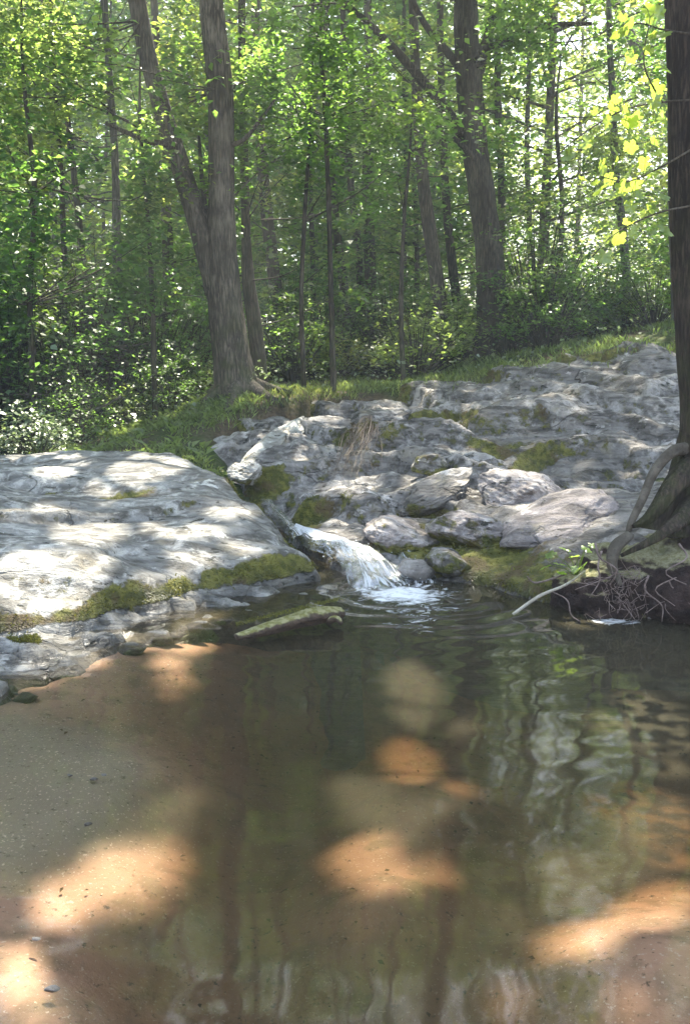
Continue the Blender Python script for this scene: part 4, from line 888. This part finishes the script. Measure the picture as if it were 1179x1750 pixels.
SP = [proto_shrub(601, 1.6, .9, 80, M_LEAF, .075), proto_shrub(602, 2.4, 1.1, 120, M_LEAFD, .08), proto_shrub(603, 1.1, .8, 60, M_LEAFL, .075), proto_shrub(604, .7, .6, 40, M_LEAFP, .07)]
usedS = [False] * 4; ST_ = []
SL = ['mid-green shrub among many under the trees', 'tall dark green shrub among many under the trees', 'light green shrub among many under the trees', 'low pale-leaved shrub among many under the trees']
spots = []
for i in range(86):
    yy = r.uniform(13.2, 30); xx = r.uniform(-.42 * yy, .42 * yy); spots.append((xx, yy, int(r.integers(4)), r.uniform(.7, 1.2)))
for (px, Yq, k, s_) in [(30,10.8,1,.8),(110,11.4,1,.9),(180,12.2,1,1.0),(260,12.6,1,.9),(320,13,0,.9),(20,12,1,1.1),(90,13,1,1.2),(230,11.0,2,.5),(350,12.2,2,.6),(10,9.6,3,.9),(60,9.3,3,.6),(-60,10.5,1,.9),(-120,12,1,1.2),(130,10.2,0,.5),(290,11.2,0,.5),(500,14,0,.8),(560,14.5,2,.8),(700,14.5,2,.7),(920,15.5,0,.9),(1010,15,2,.9),(1060,14.6,3,1.1),(660,14.2,3,.9),(1110,14,0,.7),(730,16,0,1)]:
    q = P(px, 700, Yq); spots.append((q[0], Yq, k, s_))
for (xx, yy, k, s_) in spots:
    u, v = pix(np.array([xx, yy, float(Hg(xx, yy))]))
    if s_ > .55 and yy < 11.5 and 330 < u < 470: continue
    side = 'left brush' if xx < -.2 * yy and yy < 13.2 else ''
    ST_.append((place(SP[k], (xx, yy, float(Hg(xx, yy)) - .03), r.uniform(0, 6.28), s_, SL[k], 'shrub', 'shrubs under the trees', not usedS[k]), k)); usedS[k] = True

relabel(ST_, ['mid-green shrub', 'tall dark shrub', 'light green shrub', 'low pale shrub'])

# far wood and undergrowth: single masses
r = np.random.default_rng(88); C_ = []; N_ = []
for _ in range(2300):
    a = r.uniform(-1.0, 1.0); d = r.uniform(46, 74); c = np.array([math.sin(a) * d, math.cos(a) * d, 0]); c[2] = float(Hg(c[0], c[1])) * .6 + 18 * r.random() ** 1.15
    u, v = pix(c)
    if (abs(u - 905) < 55 and abs(v - 230) < 130) or (abs(u - 600) < 25 and v < 60) or (abs(u - 300) < 30 and v < 60): continue
    p_, N2 = spray_points(c, None, r.uniform(1.0, 2.2), 26, r, flat=.5); C_.append(p_); N_.append(N2)
C_ = np.concatenate(C_); N_ = np.concatenate(N_)
mobj('far_woods', *leaves(C_, N_, r.uniform(.6, 1.3, len(C_)) * .42, r=r, aspect=.7), M_LEAFL, None, 'distant sunlit mass of green woods closing the view', 'woods', kind='stuff', smooth=False)
# low undergrowth on the floor
n = 15000; xx = r.uniform(-11, 11, n); yy = r.uniform(8.6, 26, n); so = np.maximum(sdist(out_p, xx, yy), sdist(slab_p, xx, yy))
k = (so < -.25) & (np.abs(xx) < .45 * yy) & (fbm(xx * .8, yy * .8, 2, 3) > -.25) & ~((so > -2.6) & (xx > -.9) & (yy > 9.5) & (r.random(n) < .85)); xx, yy = xx[k], yy[k]
zz = Hg(xx, yy) + r.uniform(.02, .28, len(xx)); C_ = np.stack([xx, yy, zz], 1); N_ = np.stack([r.normal(0, .5, len(xx)), r.normal(0, .5, len(xx)), np.ones(len(xx))], 1)
C_ = np.repeat(C_, 3, 0) + r.normal(0, .06, (len(xx) * 3, 3)); N_ = np.repeat(N_, 3, 0) + r.normal(0, .3, (len(xx) * 3, 3))
mobj('undergrowth', *leaves(C_, N_, r.uniform(.5, 1.2, len(C_)) * .07, r=r, aspect=.75), M_LEAFP, None, 'low leafy undergrowth covering the forest floor', 'undergrowth', kind='stuff', smooth=False)

# ------------------------------------------------------------------ fallen branches in the brush on the left
r = np.random.default_rng(91)
for i in range(16):
    px, py = r.uniform(-40, 350), r.uniform(520, 730); Yq = 12.4 - (py - 520) / 210 * 2.6
    a = P(px, py, Yq); a[2] = max(a[2], float(Hg(a[0], a[1]))); an = r.uniform(-.5, .5); L = r.uniform(.5, 1.3)
    d = np.array([math.cos(an) * r.choice([-1, 1]), r.normal(0, .3), math.sin(an)]) * L
    acc = Acc(); acc.add(*tube([a - d * .5, a + r.normal(0, .06, 3), a + d * .5], [.016, .012, .004], 5, 9, closed=False))
    for _ in range(3):
        t_ = r.uniform(-.3, .45); s0 = a + d * t_; acc.add(*tube([s0, s0 + d * .15 + r.normal(0, .12, 3), s0 + d * .25 + r.normal(0, .2, 3)], [.007, .005, .002], 4, 6, closed=False))
    V, F = acc.get(); mobj('fallen_branch', V, F, M_ROOT, None, 'thin bare fallen branch tangled in the shaded brush on the left', 'branch', 'fallen branches in the left brush', off=tuple(a))

n = 700; xx = r.uniform(-1.9, 2.2, n); yy = r.uniform(1.4, 5.2, n); zz = Hg(xx, yy); k = (zz < -.03) & (fbm(xx * 1.4, yy * 1.4, 2, 2) > .0); xx, yy, zz = xx[k], yy[k], zz[k]; N_ = np.stack([r.normal(0, .15, len(xx)), r.normal(0, .15, len(xx)), np.ones(len(xx))], 1)
mobj('sunken_leaves', *leaves(np.stack([xx, yy, zz + .012], 1), N_, r.uniform(.008, .026, len(xx)), r=r), M_DEAD, None, 'brown dead leaves and grit lying on the sandy bed under water', 'leaves', kind='stuff', smooth=False)
# ------------------------------------------------------------------ driftwood log
def P0z(px, py, z): return P0(px, py, z)
A = P0(405,1095,.02); B = P0(582,1052,.05); A[2] += .012; B[2] += .022; t = empty('driftwood_log', tuple((A + B) / 2), 'short mossy log floating aslant in the pool below the cascade', 'log')
pts = [A, A * .75 + B * .25 + [0,0,.012], A * .5 + B * .5 + [.0,.01,.022], A * .25 + B * .75 + [0,0,.03], B]
V, F = tube(pts, [.030,.055,.066,.075,.046], 22, 60, .22, 0, 3)
c = (A + B) / 2; V[:, 2] = (V[:, 2] - c[2]) * .62 + c[2]
m, nt, o = mat('mossy_log_bark'); b = NB(nt); p = b.pos(); nz = b.n('ShaderNodeNewGeometry').outputs['Normal']; sep = b.n('ShaderNodeSeparateXYZ'); b.put(sep.inputs[0], nz)
st_ = b.mapv(p, (8, 30, 30), (0, 0, .38)); r1 = b.noise(st_, 1.5, 6, .7)
k = b.ramp(b.m('ADD', sep.outputs[2], b.m('MULTIPLY', b.m('SUBTRACT', b.noise(p, 22, 5, .7), .5), 1.4)),   .45, .8)
c_ = b.mix(b.ramp(r1, .35, .65), (.035,.022,.014), (.085,.055,.035)); c_ = b.mix(k, c_, b.mix(b.ramp(b.noise(p, 30, 4), .4, .6), (.17,.16,.045), (.30,.28,.15)))
nt.links.new(b.pbr(c_, .7, .3, b.bump(b.m('ADD', r1, b.noise(p, 60, 3)), .9, .012)), o.inputs[0]); M_LOG = m
mobj('bark', V, F, M_LOG, t)
S = P0(560,1062,.05); mobj('branch_stub', *tube([S, S + [.05,-.02,.02], S + [.075,-.05,.0]], [.022,.018,.01], 8, 8, .1), M_LOG, t)
rr2 = np.random.default_rng(5); n = 1500; tt = rr2.random(n)[:, None]; pc = A * (1 - tt) + B * tt + np.stack([rr2.normal(0, .012, n), rr2.normal(0, .02, n), np.full(n, .075)], 1)
blades(pc, np.tile([0,0,1.], (n, 1)), .010, .003, 'moss', M_MOSS, t, rr2)

# ------------------------------------------------------------------ near tree on the right with its root bank
tb = P(1168, 880, 5.35); nt_tree = empty('streamside_tree', (tb[0], tb[1], .42), 'dark near tree with looping roots at the right edge of the pool', 'tree')
tp = [P(1182,905,5.38), P(1184,850,5.38), P(1194,770,5.36), P(1200,700,5.35), P(1190,560,5.35), P(1184,380,5.35), P(1182,200,5.35), P(1176,0,5.35), P(1172,-250,5.35), P(1180,-900,5.4), P(1200,-2400,5.6)]
tr_r = [.25,.165,.130,.122,.122,.124,.125,.125,.12,.11,.08]
V, F = tube(tp, tr_r, 56, 220, .07, .22, 2.4, freq=6)
mobj('trunk', V, F, M_BARKN, nt_tree)
def root(pts, rad, n=26, segs=12, mt=M_BARKN, nm='root'):
    mobj(nm, *tube(pts, rad, segs, n, .28, 0, rng.uniform(0, 9)), mt, nt_tree)
root([P(1180,768,5.33), P(1148,772,5.25), P(1118,805,5.18), P(1098,850,5.12), P(1078,892,5.10), P(1070,920,5.12)], [.045,.032,.026,.023,.019,.012], 40, 14, M_ROOT)
root([P(1185,800,5.28), P(1158,820,5.2), P(1128,862,5.12), P(1105,888,5.10), P(1080,900,5.08)], [.08,.062,.046,.032,.012], 40, 14)
root([P(1190,850,5.3), P(1165,885,5.1), P(1140,905,5.0), P(1110,925,4.98), P(1060,950,5.0)], [.07,.05,.034,.022,.010], 40, 14, M_BARKN)
root([P(1075,915,5.05), P(1052,935,4.98), P(1045,965,4.95), P(1060,1000,4.93)], [.03,.04,.03,.012], 30, 12, M_ROOT)
r = np.random.default_rng(31); 
for i in range(7):
    px, py = r.uniform(1010, 1175), r.uniform(925, 985); a = P(px, py, 4.98)
    root([a, a + [r.normal(0, .05), -.05, -.07], a + [r.normal(0, .09), -.07, -.15], a + [r.normal(0, .13), -.09, -.24]], [.007,.005,.004,.002], 14, 6, M_ROOTLET)
acc = Acc()
for i in range(60):
    c = P(r.normal(1062, 24), r.uniform(975, 1050), 4.95) + [0, r.normal(0, .03), 0]
    d = r.normal(0, .036, (3, 3)); acc.add(*tube([c, c + d[0], c + d[0] + d[1], c + d[0] + d[1] + d[2] - [0,0,.02]], [.0020,.0017,.0014,.0008], 4, 9, closed=False))
V, F = acc.get(); mobj('rootlets', V, F, M_ROOTLET, nt_tree, kind='stuff')

# earth bank under it: a lumpy undercut mass
V, F = ICO5; V = V.copy(); s_ = np.sign(V) * np.abs(V) ** .9
W = s_ * np.array([.98, .50, .36]); W[:, 1] += np.where(W[:, 2] < 0, (-W[:, 2]) * .25, 0)
nn = V; W = W + nn * (.10 * fbm(W[:, 0] * 2.5, W[:, 1] * 2.5, W[:, 2] * 2.5, 3) + .035 * fbm(W[:, 0] * 9, W[:, 1] * 9, W[:, 2] * 9, 4, .6))[:, None]
bc = np.array([2.22, 5.40, .08]); Wb = W + bc
m, nt, o = mat('root_bank_earth'); b = NB(nt); p = b.pos(); sep = b.n('ShaderNodeSeparateXYZ'); b.put(sep.inputs[0], b.n('ShaderNodeNewGeometry').outputs['Normal'])
n1, n2 = b.noise(p, 8, 6, .7), b.noise(p, 40, 4, .7)
c_ = b.mix(b.ramp(n1, .36, .64), (.022,.015,.013), (.06,.040,.035)); k = b.ramp(b.m('ADD', sep.outputs[2], b.m('MULTIPLY', b.m('SUBTRACT', n1, .5), 1.2)), .45, .8)
c_ = b.mix(k, c_, b.mix(b.ramp(n2, .4, .6), (.16,.15,.07), (.26,.24,.15)))
nt.links.new(b.pbr(c_, .95, .15, b.bump(b.m('ADD', n1, b.m('MULTIPLY', n2, .4)), 1.0, .04)), o.inputs[0])
mobj('earth_bank', Wb, F, m, None, 'dark undercut earth bank holding the roots of the near tree', 'bank', off=tuple(bc))

# pale stick, small plant, thin twigs
A = P0(876,1050,.01); B = P(965,1000,5.15); C2 = P(1000,975,5.2)
mobj('stick', *tube([A, (A + B) / 2 + [0,0,.02], B, C2], [.009,.010,.008,.004], 8, 24, .1), M_STICK, None, 'pale bare stick slanting out of the water at the earth bank', 'stick', off=tuple(A))
A = P(900,985,5.45); mobj('stick', *tube([A, P(915,996,5.35), P(955,985,5.3), P(985,972,5.3)], [.004,.006,.006,.003], 6, 20, .1), M_ROOTLET, None, 'thin curved twig lying across the moss under the small plant', 'stick', off=tuple(A))
A = P(940,1010,5.3); mobj('stick', *tube([A, P(968,1025,5.1), P(975,1050,5.05), P0(990,1062)], [.003,.004,.004,.003], 6, 20, .1), M_ROOTLET, None, 'fine drooping twig dipping into the water beside the root tangle', 'stick', off=tuple(A))

def broad_leaf(L, W, lobes, r, curl=.2, nseg=7):
    """one lobed leaf blade lying along +x, origin at its base"""
    xs = np.linspace(0, 1, nseg); prof = np.sin(np.pi * np.clip(xs * .93 + .07, 0, 1)) ** .7 * (1 + lobes * np.cos(xs * math.pi * 3.2 + .6)); prof[-1] = .02; prof[0] = .12
    V = []
    for x, w in zip(xs, prof):
        z_ = -curl * x * x * L; V += [(x * L, -w * W / 2, z_ + .12 * W * w), (x * L, 0, z_), (x * L, w * W / 2, z_ + .12 * W * w)]
    F = []
    for i in range(nseg - 1):
        a = 3 * i; F += [(a, a + 3, a + 4, a + 1), (a + 1, a + 4, a + 5, a + 2)]
    return np.array(V), np.array(F)
def lobed_leaf(L):
    th = np.linspace(0, 2 * np.pi, 25)[:-1]; lob = .36 + .17 * np.abs(np.cos(th * 2.5)) ** .8 + .03 * np.cos(th * 12); lob[12] *= .45
    x = .42 + lob * np.cos(th); y = lob * np.sin(th) * 1.05; rr_ = np.hypot(x - .42, y)
    o_ = np.stack([x, y, -.35 * rr_ ** 2 + .05 * np.cos(th * 5) + .10 * np.abs(y)], 1); i_ = np.stack([.42 + (x - .42) * .5, y * .5, .04 * np.cos(th * 5 + .5) + .05 * np.abs(y)], 1)
    V = np.vstack([o_, i_, [[.42, 0, -.03]]]) * L; F = []
    for k in range(24): j = (k + 1) % 24; F.append((k, j, 24 + j, 24 + k))
    for k in range(0, 24, 2): F.append((24 + k, 24 + (k + 1) % 24, 24 + (k + 2) % 24, 48))
    return V, np.array(F)
LV, LF = lobed_leaf(.105)
leafM = mesh('leaf', LV, LF, M_LEAFV)
from mathutils import Matrix, Euler
def put_leaf(parent, p, rot, s_):
    o = bpy.data.objects.new('leaf', leafM); o.location = Vector(p) - parent.location; o.rotation_euler = rot; o.scale = (s_, s_, s_); link(o, parent)
# vine / branch with sunlit leaves in front of the right edge
bt = P(1190, 120, 5.0); vine = empty('sunlit_branch', tuple(bt), 'hanging branch of glowing yellow-green leaves left of the near trunk', 'branch')
stems_ = [[P(1190,60,5.25),P(1130,50,5.1),P(1090,40,5.05),P(1060,60,5.0)], [P(1190,170,5.25),P(1130,175,5.1),P(1060,190,5.0),P(980,240,4.95),P(950,270,4.95)], [P(1190,250,5.25),P(1120,290,5.1),P(1070,310,5.0),P(1020,300,5.0)],
          [P(1190,350,5.25),P(1120,365,5.1),P(1050,400,5.0),P(1010,440,4.95)], [P(1130,175,5.1),P(1100,110,5.0),P(1110,30,5.0)]]
for s_ in stems_: mobj('stem', *tube(s_, list(np.linspace(.006, .002, len(s_))), 6, 20), M_BARK2, vine)
r = np.random.default_rng(17)
lf = [(1075,50,1.0),(1100,10,.9),(1060,60,.8),(1120,60,1),(1125,110,.9),(1065,125,.9),(1090,140,.7),(1052,178,1.0),(1045,210,.8),(1025,190,.6),(1130,140,.9),(1095,205,.9),(1080,195,.9),(993,238,.8),(958,266,.8),(1030,272,.9),(1010,185,.45),(1075,290,1.0),(1095,315,1.0),(1070,310,.9),(1035,312,1.1),(1050,300,.7),(1110,275,.8),(1125,330,.8),(1128,250,.7),
      (1125,385,1.1),(1100,380,.8),(1060,395,.9),(1045,405,.8),(1018,430,1.1),(1075,240,.8),(1115,220,.8),(1135,195,.7),(1085,345,.7),(1000,305,.5),(1110,165,.8),(1132,20,.8),(1085,90,.7),(1120,300,.7),(1048,255,.6),(1118,30,.6),(1070,90,.5),(1105,130,.6),(1060,165,.6),(1120,180,.6),(1070,220,.6),(1102,255,.65),(1060,275,.6),(1085,330,.6),(1115,355,.6),(1080,375,.6),(1030,405,.6),(1040,330,.5),(1125,420,.6),(1090,400,.55),(975,262,.4),(1010,235,.5)] + [(x_ + int(r.normal(0, 14)), y_ + int(r.normal(0, 12)), .55) for (x_, y_) in [(1090,60),(1120,95),(1100,180),(1060,205),(1125,235),(1085,265),(1050,285),(1110,300),(1060,330),(1095,360),(1060,380),(1120,400),(1030,420),(1000,260),(1030,230),(1130,60),(1110,15),(1070,20)]]
for (px, py, s_) in lf:
    p_ = P(px, py, 5.0 + r.uniform(-.08, .12)); sps = np.concatenate([spline(q, 24) for q in stems_]); nq = sps[np.argmin(((sps - p_ - [0, 0, .03]) ** 2).sum(1))]
    mobj('petiole', *tube([nq, (nq + p_) / 2 + [0, 0, .012], p_], [.0022,.0018,.0014], 4, 7, closed=False), M_GRASS, vine)
    put_leaf(vine, p_, (r.normal(.9, .5), r.normal(.5, .4), r.uniform(0, 6.28)), s_ * .92)
# small bright plant on the bank
b0 = P(985, 985, 5.3); pl = empty('small_plant', tuple(b0), 'small bright green leafy plant growing on the bank above the pale stick', 'plant')
for (px, py) in [(948,948),(962,965),(968,940),(985,950),(998,940),(1000,962),(975,972),(952,978),(1005,930),(990,970),(940,965)]:
    tip = P(px, py, 5.2 + r.uniform(-.05, .1)); mobj('stem', *tube([b0, (b0 + tip) / 2 + [0,0,.015], tip], [.003,.0025,.0015], 5, 8), M_GRASS, pl)
    put_leaf(pl, tip, (r.normal(0, .5), r.normal(.1, .3), r.uniform(0, 6.28)), r.uniform(.45, .75))
# dry tuft hanging down the ledge in the middle of the outcrop
A = P(640, 715, 9.15); tf = empty('dry_tuft', tuple(A), 'pinkish-tan dry grass and root tuft trailing down the middle of the outcrop', 'plant'); acc = Acc()
for i in range(70):
    t0 = r.random(); s0 = P(640 - 45 * t0 + r.normal(0, 10), 712 + 45 * t0, 9.1 - .5 * t0); s0[2] = max(s0[2], float(Hall(s0[0], s0[1])) + .02)
    e0 = P(612 - 25 * t0 + r.normal(0, 16), 775 + 55 * r.random(), 8.35 - .4 * r.random()); e0[2] = max(e0[2], float(Hall(e0[0], e0[1])) + .03)
    md = (s0 + e0) / 2 + r.normal(0, .05, 3) + [0, 0, .01]; md[2] = max(md[2], float(Hall(md[0], md[1])) + .04); acc.add(*tube([s0, md, e0], [.0025,.003,.001], 4, 9, closed=False))
V, F = acc.get(); mobj('strands', V, F, M_DRY, tf, kind='stuff')

ORD = 'first second third fourth fifth sixth seventh eighth ninth tenth eleventh twelfth thirteenth fourteenth fifteenth sixteenth'.split()
for grp, lab in (('stones along the slab waterline', 'grey wet stone under the mossy slab edge'), ('dark pebbles on the sand bar', 'small dark pebble on the left sand bar'), ('fallen branches in the left brush', 'bare fallen branch in the shaded left brush')):
    os_ = sorted([o for o in COL.objects if o.get('group') == grp], key=lambda o: pix(np.array(o.location[:]))[0])
    for i, o in enumerate(os_): o['label'] = f'{lab}, {ORD[min(i, 15)]} from the left'
# ------------------------------------------------------------------ hazy air under the trees
import bmesh
bm = bmesh.new(); bmesh.ops.create_cube(bm, size=1); hm = bpy.data.meshes.new('haze'); bm.to_mesh(hm); bm.free()
m, nt, o = mat('hazy_air'); pv = nt.nodes.new('ShaderNodeVolumePrincipled'); pv.inputs['Color'].default_value = (.93,.96,.95,1); pv.inputs['Density'].default_value = .0052; pv.inputs['Anisotropy'].default_value = .3
nt.links.new(pv.outputs[0], o.inputs['Volume']); hm.materials.append(m)
ho = bpy.data.objects.new('haze', hm); ho.scale = (420, 480, 42); ho.location = (0, 60, 18); link(ho, None, 'pale humid haze hanging in the woods', None, kind='stuff')
